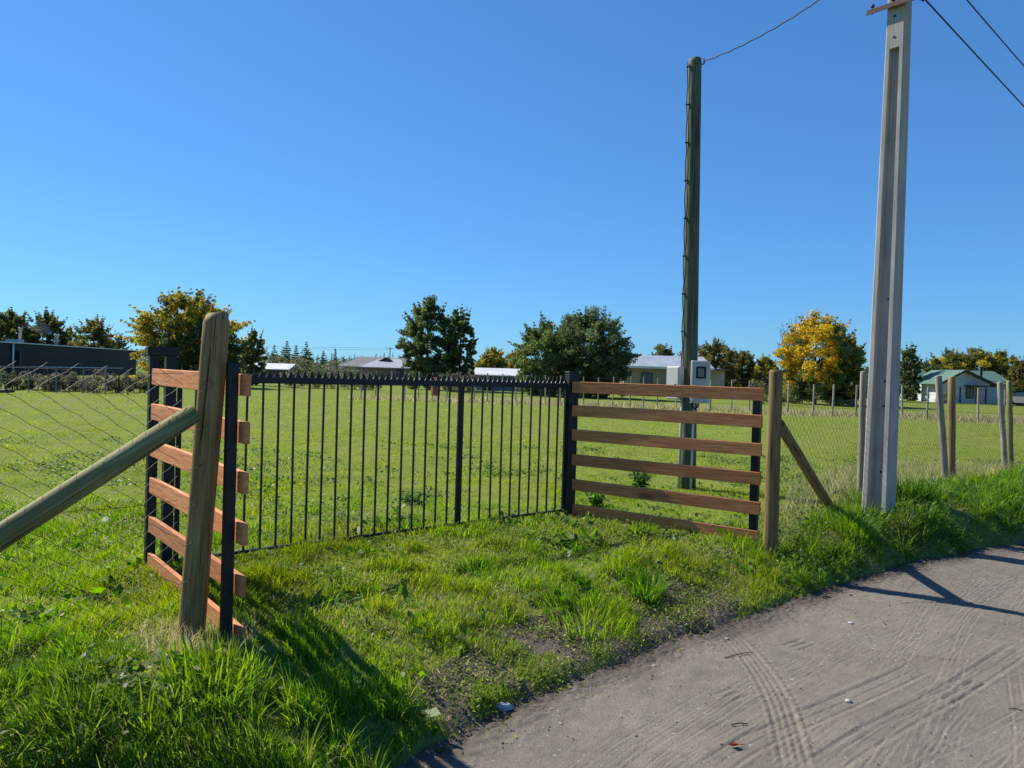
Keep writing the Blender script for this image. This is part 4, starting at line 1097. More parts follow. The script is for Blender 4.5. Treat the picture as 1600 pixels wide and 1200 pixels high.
def tree(px, wpx, ytop, y, name, label, cat='tree', leaf=DARK, tip=None, tipf=lambda d: 0.0, n=7000, size=0.2, base_gap=-0.03, group='background trees', squash=1.0, lobes=9, dens=1.0, wild=0.18, mat=None):
    x, _ = tree_frame(px, y); W_ = wpx * y / F_PX; H_ = 1.6 + (hz(px) - ytop) * y / F_PX
    z0 = tz(x, y)
    t = thing(name, label, cat, (x, y, z0), group)
    # lumps of the crown: inside an egg-shaped envelope with ragged shoots beyond it
    cl = []; hb = H_ * base_gap; cz = hb + (H_ - hb) * 0.5; rz_ = (H_ - hb) * 0.5; rx_ = W_ * 0.5
    cnt = int(lobes * 16)
    for i in range(cnt):
        d = RNG.normal(0, 1, 3); d /= np.linalg.norm(d); q = RNG.uniform(0.30, 0.86) ** 0.7
        nz = 1 + wild * (2 * fbm(np.array([d[0] * 2.2 + px]), np.array([d[2] * 2.2 + d[1]]), 7, 2)[0] - 1)
        zz = d[2] * q * nz
        rx2 = rx_ * (1.0 if zz < 0 else (1 - 0.25 * zz))
        cl.append(((x + d[0] * rx2 * q * nz, y + d[1] * rx_ * q * nz * squash, z0 + cz + zz * rz_), RNG.uniform(.10, .20) * min(rx_, rz_)))
    for i in range(int(lobes * 5)):   # skirt of low branches reaching the ground
        a = RNG.uniform(0, 6.28); q = RNG.uniform(.2, .82)
        cl.append(((x + math.cos(a) * rx_ * q, y + math.sin(a) * rx_ * q * squash, z0 + max(0.0, base_gap * H_) + RNG.uniform(0.02, 0.30) * (H_ - hb)), RNG.uniform(.10, .17) * min(rx_, rz_)))
    for i in range(int(lobes * 7)):   # shoots that break the outline
        a = RNG.uniform(0, 6.28); e = RNG.uniform(-0.35, 1.0)
        dv_ = np.array([math.cos(a) * math.cos(e * 1.5), math.sin(a) * math.cos(e * 1.5) * squash, math.sin(e * 1.5)])
        up_b = RNG.uniform(0.0, 0.16); jit = RNG.normal(0, .05, 3)
        ex = RNG.uniform(.86, 1.06)
        for q in (0.74, 0.84, 0.93, 1.0):
            cl.append(((x + (dv_[0] * q * ex + jit[0]) * rx_, y + (dv_[1] * q * ex + jit[1]) * rx_, z0 + cz + (dv_[2] * q * ex + up_b * (q - .7) + jit[2]) * rz_), (0.105 - 0.075 * (q - 0.7) / 0.3) * min(rx_, rz_)))
    lf = np.array(leaf); tp = np.array(tip if tip is not None else leaf)
    isT = np.array([RNG.random() < tipf(((c[0] - x) / rx_, (c[1] - y) / rx_, (c[2] - z0 - cz) / rz_)) for c, r in cl])
    shade = RNG.uniform(.72, 1.25, len(cl))
    def colfn(k, P, c):
        base = lf[RNG.integers(0, len(lf), len(k))]; tt = tp[RNG.integers(0, len(tp), len(k))]
        pick = isT[k] & (RNG.random(len(k)) < 0.82)
        return np.where(pick[:, None], tt, base) * (shade[k] * RNG.uniform(.8, 1.2, len(k)))[:, None]
    P, C, S = crown_leaves(cl, int(n * dens * 3.0), size * 1.05, colfn)
    a = Acc(); a.add(quads(P, S, C)); a.build('crown', mat or M_FARLEAF, t)
    m = MB(); r0 = max(0.10, W_ * 0.022)
    m.tube([(x, y, z0 - 0.3), (x + 0.05, y, z0 + H_ * 0.2), (x - .05, y + .05, z0 + H_ * 0.45), (x, y, z0 + H_ * 0.8)], [r0, r0 * 0.85, r0 * 0.6, r0 * 0.2], 9)
    for c, r in cl[::max(1, len(cl) // 16)]:
        b = Vector((x, y, z0 + H_ * random.uniform(.12, .45))); e = Vector(c)
        m.tube([b, b.lerp(e, .5) + Vector((0, 0, -0.06 * H_ * 0.5)), e], [r0 * 0.42, r0 * 0.28, r0 * 0.1], 6)
    m.build('trunk', M_BARK, t)
    return t
def conifer(px, wpx, ytop, y, label, col=DARK, n=2200, size=0.45, group='distant pines', droop=0.25, sparse=1.0):
    x, _ = tree_frame(px, y); W_ = wpx * y / F_PX; H_ = 1.6 + (hz(px) - ytop) * y / F_PX; z0 = 0
    t = thing('pine_tree', label, 'pine', (x, y, z0), group)
    whorls = max(8, int(H_ / 0.5)); cl = []
    m = MB(); m.tube([(x, y, -0.3), (x, y, H_ * 0.5), (x, y, H_ * 0.98)], [W_ * 0.035 + .05, W_ * 0.02 + .03, 0.02], 7)
    for i in range(whorls):
        f = i / (whorls - 1); zc = H_ * (0.08 + 0.90 * f); R = W_ * 0.5 * (1 - f) ** 0.8 * RNG.uniform(.75, 1.1) + 0.08
        for k in range(6):
            a = RNG.uniform(0, 6.28)
            for q in (0.35, 0.65, 0.95):
                cl.append(((x + math.cos(a) * R * q, y + math.sin(a) * R * q, zc - droop * R * q + 0.25 * R * q * q), max(0.18, R * 0.34)))
    m.build('trunk', M_BARK, t)
    lf = np.array(col); sh = RNG.uniform(.75, 1.2, len(cl))
    P, C, S = crown_leaves(cl, int(n * sparse * 1.6), size, lambda k, P, c: lf[RNG.integers(0, len(lf), len(k))] * (sh[k] * RNG.uniform(.8, 1.2, len(k)))[:, None], 0.5)
    a = Acc(); a.add(quads(P, S, C)); a.build('crown', M_FARLEAF, t)
def bare_tree(px, wpx, ytop, y, label, col=(0.20, 0.185, 0.165), name='bare_tree', group=None, nb=150, upright=0.6, leafn=0):
    x, _ = tree_frame(px, y); W_ = wpx * y / F_PX; H_ = 1.6 + (hz(px) - ytop) * y / F_PX; z0 = tz(x, y)
    t = thing(name, label, 'tree', (x, y, z0), group)
    m = MB(); m.tube([(x, y, z0 - .3), (x, y, z0 + H_ * .4), (x, y, z0 + H_ * .9)], [W_ * .02 + .05, W_ * .014 + .03, .02], 8); m.build('trunk', M_BARK, t)
    m = MB(); tips = []
    for i in range(nb):
        h0 = H_ * RNG.uniform(.08, .55); a = RNG.uniform(0, 6.28); R = W_ * 0.5 * RNG.uniform(.3, 1.0); h1 = min(H_, h0 + H_ * RNG.uniform(.15, .5))
        b = Vector((x, y, z0 + h0)); e = Vector((x + math.cos(a) * R, y + math.sin(a) * R, z0 + h1))
        mid = b.lerp(e, .5) + Vector((0, 0, -upright * 0.1 * H_))
        m.tube([b, mid, e], [0.035, 0.028, 0.014], 4, False); tips.append(e)
        for q in range(4):
            s_ = mid.lerp(e, random.random()); e2 = s_ + Vector((random.gauss(0, .3), random.gauss(0, .3), random.uniform(.15, .7))) * (W_ * 0.13); m.tube([s_, e2], [0.018, 0.009], 3, False); tips.append(e2)
    mt_ = plain('twigs_' + name + str(px), col, 0.8); m.build('branches', mt_, t)
    if leafn:
        tp = np.array([tuple(p) for p in tips]); k = RNG.integers(0, len(tp), leafn); P = tp[k] + RNG.normal(0, W_ * .03, (leafn, 3))
        a = Acc(); a.add(quads(P, RNG.uniform(.06, .16, leafn), palette(leafn, (2, 2, 1), [(0.22, 0.2, 0.16), (0.14, 0.14, 0.10), (0.10, 0.12, 0.06)]))); a.build('foliage', M_FARLEAF, t)

up1 = lambda k0, k1: (lambda d: k0 if d[2] < -0.1 else k1)
# far left, behind the dark building
tree(22, 80, 483, 120, 'broadleaf_tree', 'tall dark olive tree cut by the frame side behind the dark building', leaf=OLIVE, tip=RUST, tipf=up1(.0, .15), n=9000, size=0.34, base_gap=-.04)
tree(72, 72, 486, 126, 'broadleaf_tree', 'dark olive tree with loose side sprays behind the smoking chimney', leaf=OLIVE, tip=RUST, tipf=up1(.0, .12), n=9000, size=0.34, base_gap=-.04)
tree(146, 72, 494, 116, 'broadleaf_tree', 'round crowned tree with rusty top behind the pale chimney', leaf=OLIVE, tip=RUST, tipf=up1(.0, .5), n=7000, size=0.30, base_gap=-.04, dens=0.85)
tree(108, 32, 508, 130, 'broadleaf_tree', 'small rusty tree squeezed between two larger crowns above the dark building', leaf=OLIVE, tip=RUST, tipf=up1(.5, .7), n=2500, size=0.30)
tree(184, 34, 520, 140, 'broadleaf_tree', 'pale thin tree between the rusty crown and the big golden mimosa', leaf=PALE, n=1800, size=0.32, base_gap=-.04)
gold_l = lambda d: 0.22 + 0.65 * (d[0] < -0.3) + 0.45 * (d[2] > 0.15)
tree(292, 196, 456, 58, 'mimosa_tree', 'broad golden tinged mimosa tree behind the leaning round post', leaf=OLIVE + DARK, tip=GOLD, tipf=gold_l, n=26000, size=0.18, base_gap=-.04, lobes=13, wild=0.35, squash=.7)
tree(395, 46, 514, 66, 'broadleaf_tree', 'small dark tree at the shaded side of the golden mimosa', leaf=OLIVE + DARK, tip=GOLD, tipf=up1(0, .25), n=5000, size=0.18, base_gap=-.04)
for px, wp, yt, yy, lb in ((428, 22, 540, 190, 'small dark pine beside the golden mimosa edge'), (447, 30, 533, 180, 'bushy dark pine over the white roofed shed'), (462, 20, 540, 200, 'slim dark pine in the middle of the pine group'), (478, 32, 534, 185, 'broad dark pine at the outer side of the pine group'), (505, 16, 549, 230, 'thin distant pine left of the grey hip roof'), (523, 13, 545, 240, 'needle thin distant pine touching the grey hip roof')):
    conifer(px, wp, yt, yy, lb, n=1800)
for i in range(26):
    px = 490 + i * 6.9 + random.uniform(-2, 2)
    yt = 557 + random.uniform(-6, 4) if px < 660 else 560
    conifer(px, random.uniform(6, 10), yt, 330 + random.uniform(-20, 20), 'far pale spire of the plantation behind the grey hip roofs', [(0.085, 0.10, 0.095), (0.07, 0.085, 0.08)], 260, 0.5, 'far plantation pines')
tree(668, 98, 468, 70, 'evergreen_tree', 'tall dark evergreen of two stems standing against the sky', leaf=GREEN + DARK, tip=OLIVE, tipf=lambda d: 0.5 * (d[0] < 0), n=16000, size=0.19, base_gap=.0, lobes=12, wild=0.35)
tree(718, 58, 478, 71.5, 'evergreen_tree', 'narrower second crown joined to the tall dark evergreen', leaf=DARK, tip=GREEN, tipf=up1(.2, .3), n=9000, size=0.19, base_gap=.0, lobes=9, wild=.3)
tree(768, 56, 540, 110, 'broadleaf_tree', 'olive yellow tree over the low white shed', leaf=OLIVE, tip=GOLD, tipf=up1(.1, .4), n=5000, size=0.26, base_gap=-.04)
tree(806, 50, 545, 118, 'broadleaf_tree', 'olive yellow tree half hidden by the big dark cypress like tree', leaf=OLIVE, tip=GOLD, tipf=up1(.2, .4), n=4000, size=0.26, base_gap=-.04)
tree(852, 118, 500, 61, 'evergreen_tree', 'feathery green shoulder of the big dark tree beside the gate post', leaf=GREEN, tip=OLIVE, tipf=up1(.1, .35), n=14000, size=0.17, base_gap=-.04, lobes=11, wild=.3)
tree(922, 142, 483, 60, 'evergreen_tree', 'big spreading dark tree beside the metal roofed house', leaf=DARK, tip=GREEN, tipf=up1(.1, .3), n=22000, size=0.17, base_gap=-.05, lobes=13, wild=.35)
tree(1036, 62, 539, 105, 'broadleaf_tree', 'grey olive tree over the ridge of the metal roof', leaf=PALE + OLIVE, n=5000, size=0.26, base_gap=-.04)
tree(1072, 44, 546, 112, 'broadleaf_tree', 'low rusty tree directly behind the timber pole', leaf=OLIVE, tip=RUST, tipf=up1(.4, .7), n=3000, size=0.26, base_gap=-.04)
tree(1116, 76, 530, 105, 'broadleaf_tree', 'rust orange tree behind the meter box', leaf=OLIVE, tip=RUST, tipf=up1(.4, .8), n=7500, size=0.26, base_gap=-.04, wild=.3)
tree(1160, 56, 548, 108, 'broadleaf_tree', 'duller rust tree with dark hollow above the lean to roof', leaf=OLIVE + DARK, tip=RUST, tipf=up1(.2, .6), n=5000, size=0.26, base_gap=.0)
tree(1196, 46, 556, 104, 'broadleaf_tree', 'olive and gold tree above the round post of the lane fence', leaf=OLIVE, tip=GOLD, tipf=up1(.3, .5), n=4000, size=0.26, base_gap=.0)
bare_tree(1240, 56, 486, 64, 'bare grey twigged tree leaning out beside the yellow mimosa', leafn=1500, nb=120)
yel_l = lambda d: 0.96 if d[0] < 0.2 and d[2] > -0.55 - 0.5 * d[0] else (0.55 if d[2] > 0.25 else 0.10)
tree(1274, 128, 490, 60, 'mimosa_tree', 'brilliant yellow flowering mimosa tree', leaf=OLIVE + GREEN, tip=YELL, tipf=yel_l, n=17000, size=0.17, base_gap=-.04, lobes=11, wild=.3)
tree(1318, 76, 519, 60.5, 'mimosa_tree', 'green and dull gold mimosa next to the concrete pole', leaf=OLIVE + GREEN, tip=GOLD, tipf=up1(.3, .8), n=12000, size=0.17, base_gap=.0, lobes=10, wild=.3)
tree(1375, 70, 566, 80, 'broadleaf_tree', 'low dark tree behind the concrete pole', leaf=DARK, n=4500, size=0.22, base_gap=.0)
tree(1420, 42, 538, 85, 'evergreen_tree', 'slender dark evergreen just beyond the concrete pole', leaf=DARK + GREEN, tip=OLIVE, tipf=up1(.1, .3), n=5000, size=0.2, base_gap=-.04, lobes=8, wild=.4)
tree(1441, 66, 562, 88, 'broadleaf_tree', 'dark rounded tree beside the green roofed house', leaf=DARK + OLIVE, n=6000, size=0.22, base_gap=.0)
for px, wp, yt, lb in ((1482, 76, 544, 'olive wood tree above the left end of the green roof'), (1520, 80, 541, 'olive gold wood tree above the middle of the green roof'), (1560, 66, 546, 'dark olive wood tree above the right end of the green roof')):
    tree(px, wp, yt, 125, 'broadleaf_tree', lb, leaf=OLIVE, tip=GOLD, tipf=up1(.5, .3), n=6500, size=0.30, base_gap=.0)
tree(1596, 46, 558, 78, 'broadleaf_tree', 'orange leaved tree at the frame side past the green roof', leaf=OLIVE, tip=RUST, tipf=up1(.35, .9), n=6000, size=0.20, base_gap=-.02)
bare_tree(1568, 11, 537, 190, 'bare upright poplar far behind the green roof', name='poplar_tree', nb=60, upright=1.0)

# far woods that close the horizon: one mass
wd_ = Acc(); N = 26000
px = RNG.uniform(-250, 1850, N); yy = RNG.uniform(330, 420, N); xx = (px - 800) / F_PX * yy
top = 5.0 + 6.5 * fbm(px / 40, px * 0 + 1, 301, 4)
P = np.stack([xx, yy, RNG.random(N) ** 0.8 * top], -1)
wd_.add(quads(P, RNG.uniform(.6, 1.5, N), palette(N, (3, 3, 2), [(0.06, 0.07, 0.045), (0.08, 0.085, 0.06), (0.11, 0.10, 0.06)])))
N = 24000
px = RNG.uniform(-150, 1750, N); yy = RNG.uniform(150, 185, N); xx = (px - 800) / F_PX * yy
top = 1.6 + 3.2 * fbm(px / 30, px * 0 + 4, 307, 4)
wd_.add(quads(np.stack([xx, yy, RNG.random(N) ** 0.8 * top], -1), RNG.uniform(.3, .8, N), palette(N, (3, 3, 2), [(0.06, 0.07, 0.035), (0.085, 0.085, 0.05), (0.13, 0.11, 0.06)])))
setp(wd_.build('distant_woods', M_FARLEAF), 'hazy band of woods along the horizon', None, None, 'stuff')

# scrub: grey green bushes along the left edge and before the far houses
def shrub(px, wpx, ytop, y, label, cols, n=1500, size=0.10, group='scrub bushes'):
    x, _ = tree_frame(px, y); W_ = wpx * y / F_PX; H_ = max(0.5, 1.6 + (hz(px) - ytop) * y / F_PX); z0 = tz(x, y)
    t = thing('shrub', label, 'shrub', (x, y, z0), group)
    cl = []
    for i in range(26):
        a = RNG.uniform(0, 6.28); q = math.sqrt(RNG.random()); f = RNG.random()
        cl.append(((x + math.cos(a) * W_ * .5 * q, y + math.sin(a) * W_ * .4 * q, z0 + H_ * (0.1 + 0.75 * f * (1 - 0.5 * q * q))), RNG.uniform(.10, .2) * H_))
    lf = np.array(cols); sh = RNG.uniform(.7, 1.3, len(cl))
    P, C, S = crown_leaves(cl, n, size, lambda k, P, c: lf[RNG.integers(0, len(lf), len(k))] * sh[k][:, None])
    a = Acc(); a.add(quads(P, S, C)); a.build('foliage', M_FARLEAF, t)
    m = MB()
    for i in range(24):
        a_ = RNG.uniform(0, 6.28); R = W_ * .5 * RNG.random()
        m.tube([(x + math.cos(a_) * R * .4, y + math.sin(a_) * R * .4, z0 - .05), (x + math.cos(a_) * R, y + math.sin(a_) * R, z0 + H_ * RNG.uniform(.5, 1.05))], [0.014, 0.006], 4, False)
    m.build('stems', M_BARK, t)
GREYB = [(0.13, 0.125, 0.10), (0.10, 0.10, 0.075), (0.16, 0.15, 0.12)]
GRG = [(0.09, 0.115, 0.05), (0.13, 0.14, 0.07), (0.07, 0.085, 0.045)]
sd = ['pale green bush cut by the frame side under the dark building', 'green bush below the pale downpipe', 'grey purple bush under the smoking chimney', 'low grey bush between two greener ones under the dark wall', 'dark grey bush at the middle of the dark wall', 'bright green bush under the far end of the dark wall', 'grey twiggy bush near the foot of the mimosa', 'olive bush at the foot of the golden mimosa', 'dark bush behind the gate post tubes']
for i, (px, wp, yt) in enumerate(((-5, 44, 571), (28, 40, 574), (52, 46, 571), (80, 40, 575), (100, 44, 571), (124, 40, 573), (152, 50, 572), (186, 44, 574), (222, 50, 576))):
    shrub(px, wp, yt, 40 + (i % 3) * 0.9, sd[i], GRG if i in (0, 1, 5, 7) else GREYB + GRG[:1], 2200, 0.10)
sd = ['grey twiggy bush beside the white roofed shed', 'olive bush before the pine group', 'grey brown bush left of the grey hip roofed house', 'green bush against the corner of the grey hip roofed house', 'reddish grey bush between the sheds and the house', 'grey bush under the tall evergreen', 'pale bush between the evergreen and the low shed']
for i, (px, wp, yt) in enumerate(((462, 46, 566), (492, 44, 563), (520, 44, 561), (552, 40, 563), (578, 40, 574), (706, 44, 577), (735, 40, 578))):
    shrub(px, wp, yt, 62 + i % 3, sd[i], GRG if i in (1, 3) else GREYB, 1800, 0.13)
for i, (px, wp, yt, lb) in enumerate(((1220, 40, 590, 'gold green bush beside the round post of the lane fence'), (1186, 40, 585, 'olive bush behind the end of the brown panel'), (1480, 30, 606, 'low green bush before the pale wall of the green roofed house'))):
    shrub(px, wp, yt, 56 if i < 2 else 76, lb, GRG if i else [(0.2, 0.17, 0.04), (0.1, 0.11, 0.03)], 1500, 0.12)

# ------------------------------------------------------------------ far fence of thin stakes
ff = thing('stake_fence', 'long fence of thin pale stakes and wire across the far side of the pasture', 'fence', (0, 42, FZ))
pxs = list(range(566, 900, 22)) + [911, 936, 959, 984, 1007, 1028, 1056, 1084, 1112, 1145, 1170, 1203, 1233, 1273, 1301, 1340, 1376, 1413, 1450, 1490, 1531, 1570, 1612]
tops = []
for px in pxs:
    yy = 40.0
    for _ in range(4): yy = float(fence_y(np.array((px - 800) / F_PX * yy)))
    x = (px + random.uniform(-2, 2) - 800) / F_PX * yy; z0 = tz(x, yy)
    big = px in (1273, 1301, 1340, 1413, 1450, 1531, 1112, 1233)
    r = 0.055 if big else 0.036; hgt = 1.66 + random.uniform(-.06, .06)
    m = MB(); top = Vector((x + random.uniform(-.05, .05), yy, z0 + hgt)); round_post(m, (x, yy, z0 - .2), top, r, r * .9, 8, 0.02, .02); m.build('stake', M_STAKE, ff); tops.append((Vector((x, yy, z0)), top))
m = MB()
for f in (0.96, 0.75, 0.5, 0.25):
    m.tube([a.lerp(b, f) + Vector((0, -0.05, 0)) for a, b in tops], 0.006, 4)
m.build('wires', M_WIRE, ff)
fL = thing('stake_fence', 'short run of dark stakes and wire among the scrub below the dark building', 'fence', (-28, 38, FZ))
tops = []
for px in (-30, 2, 45, 88, 130, 165, 200):
    yy = 38.2; x = (px - 800) / F_PX * yy; z0 = tz(x, yy); m = MB(); top = Vector((x, yy, z0 + 1.3)); round_post(m, (x, yy, z0 - .2), top, .04, .035, 8); m.build('stake', M_GREYPOST, fL); tops.append((Vector((x, yy, z0)), top))
m = MB()
for f in (0.95, 0.5): m.tube([a.lerp(b, f) + Vector((0, -0.05, 0)) for a, b in tops], 0.006, 4)
m.build('wires', M_WIRE, fL)
c = G(10, 617, FZ); m = MB(); z0 = tz(c.x, c.y)
m.tube([(c.x - .5, c.y, z0 + .12), (c.x, c.y + .1, z0 + .16), (c.x + .35, c.y, z0 + .14)], [.07, .10, .05], 9); m.tube([(c.x, c.y + .1, z0 + .14), (c.x + .05, c.y - .2, z0 + .30)], [.05, .03], 7)
setp(m.build('fallen_log', M_BARK), 'dark piece of fallen log lying out in the pasture', 'log')

# ------------------------------------------------------------------ houses
def ribbed(name, c, dirn=0, scale=10, rough=0.4, metal=0.0):
    m = NM(name); wv = m.n('ShaderNodeTexWave'); wv.inputs['Scale'].default_value = scale; wv.inputs['Distortion'].default_value = 0.0
    wv.bands_direction = 'XYZ'[dirn]
    m.l(m.coords('geo'), wv.inputs['Vector'])
    n = m.noise(m.coords('geo'), 0.8, 4)
    cc = m.ramp(n, [(0.3, tuple(x * 0.85 for x in c)), (0.7, tuple(min(1, x * 1.1) for x in c))])
    m.base(cc, rough); m.b.inputs['Metallic'].default_value = metal
    m.bump(wv.outputs['Fac'], 0.5, 0.03)
    return m.m
M_ROOFBLUE = ribbed('zinc_roof', (0.30, 0.35, 0.40), 0, 6, 0.6, 0.0)
M_ROOFGREEN = ribbed('green_metal_roof', (0.085, 0.165, 0.125), 0, 4, 0.6)
M_ROOFGREY = plain('grey_shingles', (0.17, 0.17, 0.18), 0.75, var=0.25, scale=4)
M_ROOFPALE = ribbed('pale_metal_roof', (0.62, 0.63, 0.66), 0, 5, 0.5)
M_ROOFDARK = plain('rusty_brown_roof', (0.12, 0.085, 0.07), 0.7)
M_WALLDARK = ribbed('blue_black_cladding', (0.013, 0.015, 0.020), 0, 3, 0.6)
M_WALLBEIGE = ribbed('beige_wall', (0.36, 0.285, 0.21), 0, 3, 0.8)
M_WALLCREAM = ribbed('cream_wall', (0.55, 0.46, 0.33), 0, 3, 0.8)
M_WALLWHITE = ribbed('white_boards', (0.60, 0.62, 0.64), 2, 8, 0.75)
M_WALLGREY = plain('grey_wall', (0.32, 0.31, 0.30), 0.85)
M_BRICK = plain('dull_brick', (0.20, 0.13, 0.10), 0.85, scale=3)
M_TRIM = plain('white_trim', (0.66, 0.66, 0.66), 0.6, var=0.05)
M_DARKTRIM = plain('dark_trim', (0.05, 0.04, 0.04), 0.7)
M_WIN = plain('window_glass', (0.03, 0.045, 0.075), 0.12, spec=0.7)
def wx(px, y): return (px - 800) / F_PX * y
def wz(py, px, y): return 1.6 + (hz(px) - py) * y / F_PX
def slab(mb, pts, th=0.10):
    """roof plane given by its corner points, with real thickness"""
    n = (Vector(pts[1]) - Vector(pts[0])).cross(Vector(pts[2]) - Vector(pts[0])).normalized()
    if n.z < 0: n = -n
    mb.prism(pts, -n * th)
def abox(mb, x0, x1, y0, y1, z0, z1, bev=0):
    mb.box(((x0 + x1) / 2, (y0 + y1) / 2, (z0 + z1) / 2), ((x1 - x0) / 2, 0, 0), (0, (y1 - y0) / 2, 0), (0, 0, (z1 - z0) / 2), bev)
def window(parent, x0, x1, y, z0, z1, bars=1):
    m = MB(); f = 0.07
    for a in ((x0, x1, z0, z0 + f), (x0, x1, z1 - f, z1), (x0, x0 + f, z0 + f, z1 - f), (x1 - f, x1, z0 + f, z1 - f)): abox(m, a[0], a[1], y - 0.07, y + 0.02, a[2], a[3])
    for k in range(bars):
        xm = x0 + (x1 - x0) * (k + 1) / (bars + 1); abox(m, xm - .025, xm + .025, y - .06, y + .01, z0 + f, z1 - f)
    w_ = m.build('window', M_DARKTRIM, parent)
    m = MB(); abox(m, x0 + f, x1 - f, y - 0.03, y - 0.01, z0 + f, z1 - f); o = m.build('pane', M_WIN); o.parent = w_; o.matrix_parent_inverse = w_.matrix_parent_inverse.inverted() @ Matrix.Identity(4) if False else Matrix.Identity(4)
    return w_

# dark long building at the far left
yb = 78.0
h1 = thing('dark_building', 'long low blue black building with pale roof edge behind the scrub', 'building', (wx(60, yb), yb, 0))
p0 = Vector((wx(-60, 72), 72, 0)); p1 = Vector((wx(212, 108), 108, 0)); dv, ln = hv(p0, p1); nv = Vector((-dv.y, dv.x, 0)); zt = 3.35
m = MB(); c = (p0 + p1) / 2 + nv * 4; m.box(Vector((c.x, c.y, zt / 2 - .1)), dv * ln / 2, nv * 4, Zp * (zt / 2 + .1)); m.build('wall', M_WALLDARK, h1)
m = MB(); m.beam(p0 - nv * .12 + Zp * (zt + .02), p1 - nv * .12 + Zp * (zt + .02), 0.30, 0.11); m.build('roof_edge', M_TRIM, h1)
m = MB(); m.box(Vector((c.x, c.y, zt + 0.01)), dv * ln / 2, nv * 4.2, Zp * 0.05); m.build('roof', M_WALLDARK, h1)
def on_wall(px):
    k = (px - 800) / F_PX; t = (k * p0.y - p0.x) / (dv.x - k * dv.y); return p0 + dv * t
m = MB(); q = on_wall(18) - nv * 0.1; m.tube([q + Zp * -0.1, q + Zp * zt], 0.10, 8); m.build('downpipe', M_TRIM, h1)
m = MB(); q = on_wall(25) - nv * .1; abox(m, q.x - .35, q.x + .35, q.y - .1, q.y + .02, 1.0, 2.5); m.build('window', M_WIN, h1)
m = MB(); m.beam(p0 - nv * .10 + Zp * 0.85, on_wall(190) - nv * .10 + Zp * 0.85, 0.06, 0.10); m.build('wall_rail', M_TRIM, h1)
for px, hgt, rr, mt0, lb in ((52, 1.6, 0.16, M_GREYBOX, 'chimney'), (107, 1.25, 0.20, M_TRIM, 'chimney')):
    q = on_wall(px) + nv * 1.5; m = MB(); m.tube([q + Zp * (zt - .1), q + Zp * (zt + hgt), q + Zp * (zt + hgt + .02), q + Zp * (zt + hgt + .2)], [rr, rr, rr * 1.5, rr * 1.3], 12)
    m.build('chimney', mt0, h1)
q = on_wall(45) + nv * 1.5; m = MB(); abox(m, q.x - .8, q.x + .6, q.y - .5, q.y + .5, zt, zt + .45); m.build('roof_box', M_GREYBOX, h1)
# smoke drifting from the chimney
q = on_wall(52) + nv * 1.5
msm = bpy.data.materials.new('smoke'); msm.use_nodes = True; t_ = msm.node_tree; t_.nodes.clear()
o_ = t_.nodes.new('ShaderNodeOutputMaterial'); v_ = t_.nodes.new('ShaderNodeVolumePrincipled'); v_.inputs['Color'].default_value = (0.62, 0.76, 1.0, 1); v_.inputs['Density'].default_value = 0.05; t_.links.new(v_.outputs[0], o_.inputs[1])
m = MB(); m.tube([q + Vector((0, 0, zt + 1.8)), q + Vector((.3, 0, zt + 2.0)), q + Vector((.9, .1, zt + 2.15)), q + Vector((1.7, .2, zt + 2.0)), q + Vector((2.5, .3, zt + 1.6)), q + Vector((3.1, .3, zt + 1.3))], [.12, .30, .55, .75, .75, .25], 14, True, 0.12)
setp(m.build('smoke', msm), 'thin blue smoke from the chimney of the dark building', None, None, 'stuff')

def gable_house(name, label, x0, x1, y0, y1, eave, ridge, wallm, roofm, over=0.4, axis_x=True, group=None):
    t = thing(name, label, 'shed' if 'shed' in name else 'house', ((x0 + x1) / 2, y0, 0), group)
    m = MB()
    if axis_x:                       # ridge runs across the view
        ym = (y0 + y1) / 2
        m.prism([(x0, y0, -.2), (x0, y1, -.2), (x0, y1, eave), (x0, ym, ridge), (x0, y0, eave)], (x1 - x0, 0, 0)); m.build('wall', wallm, t)
        m = MB(); sl = (ridge - eave) / (ym - y0)
        for s_, ye in ((1, y0 - over), (-1, y1 + over)):
            ze = eave - sl * over
            slab(m, [(x0 - over, ye, ze + .12), (x1 + over, ye, ze + .12), (x1 + over, ym, ridge + .12), (x0 - over, ym, ridge + .12)])
        r = m.build('roof', roofm, t)
    else:                            # gable faces the view
        xm = (x0 + x1) / 2
        m.prism([(x0, y0, -.2), (x1, y0, -.2), (x1, y0, eave), (xm, y0, ridge), (x0, y0, eave)], (0, y1 - y0, 0)); m.build('wall', wallm, t)
        m = MB(); sl = (ridge - eave) / (xm - x0)
        for xe in (x0 - over, x1 + over):
            ze = eave - sl * over
            slab(m, [(xe, y0 - over, ze + .12), (xe, y1 + over, ze + .12), (xm, y1 + over, ridge + .12), (xm, y0 - over, ridge + .12)])
        r = m.build('roof', roofm, t)
    return t, r
# white roofed shed left of the pines
y = 84; t, r = gable_house('shed', 'low shed with bright white roof seen at the side of the orange panel', wx(385, y), wx(448, y), y, y + 5, wz(577, 420, y), wz(569, 420, y), M_ROOFDARK, M_ROOFPALE, 0.3)
m = MB(); abox(m, wx(398, y), wx(412, y), y - .06, y + .02, 0, 1.1); m.build('door', M_WALLGREY, t)
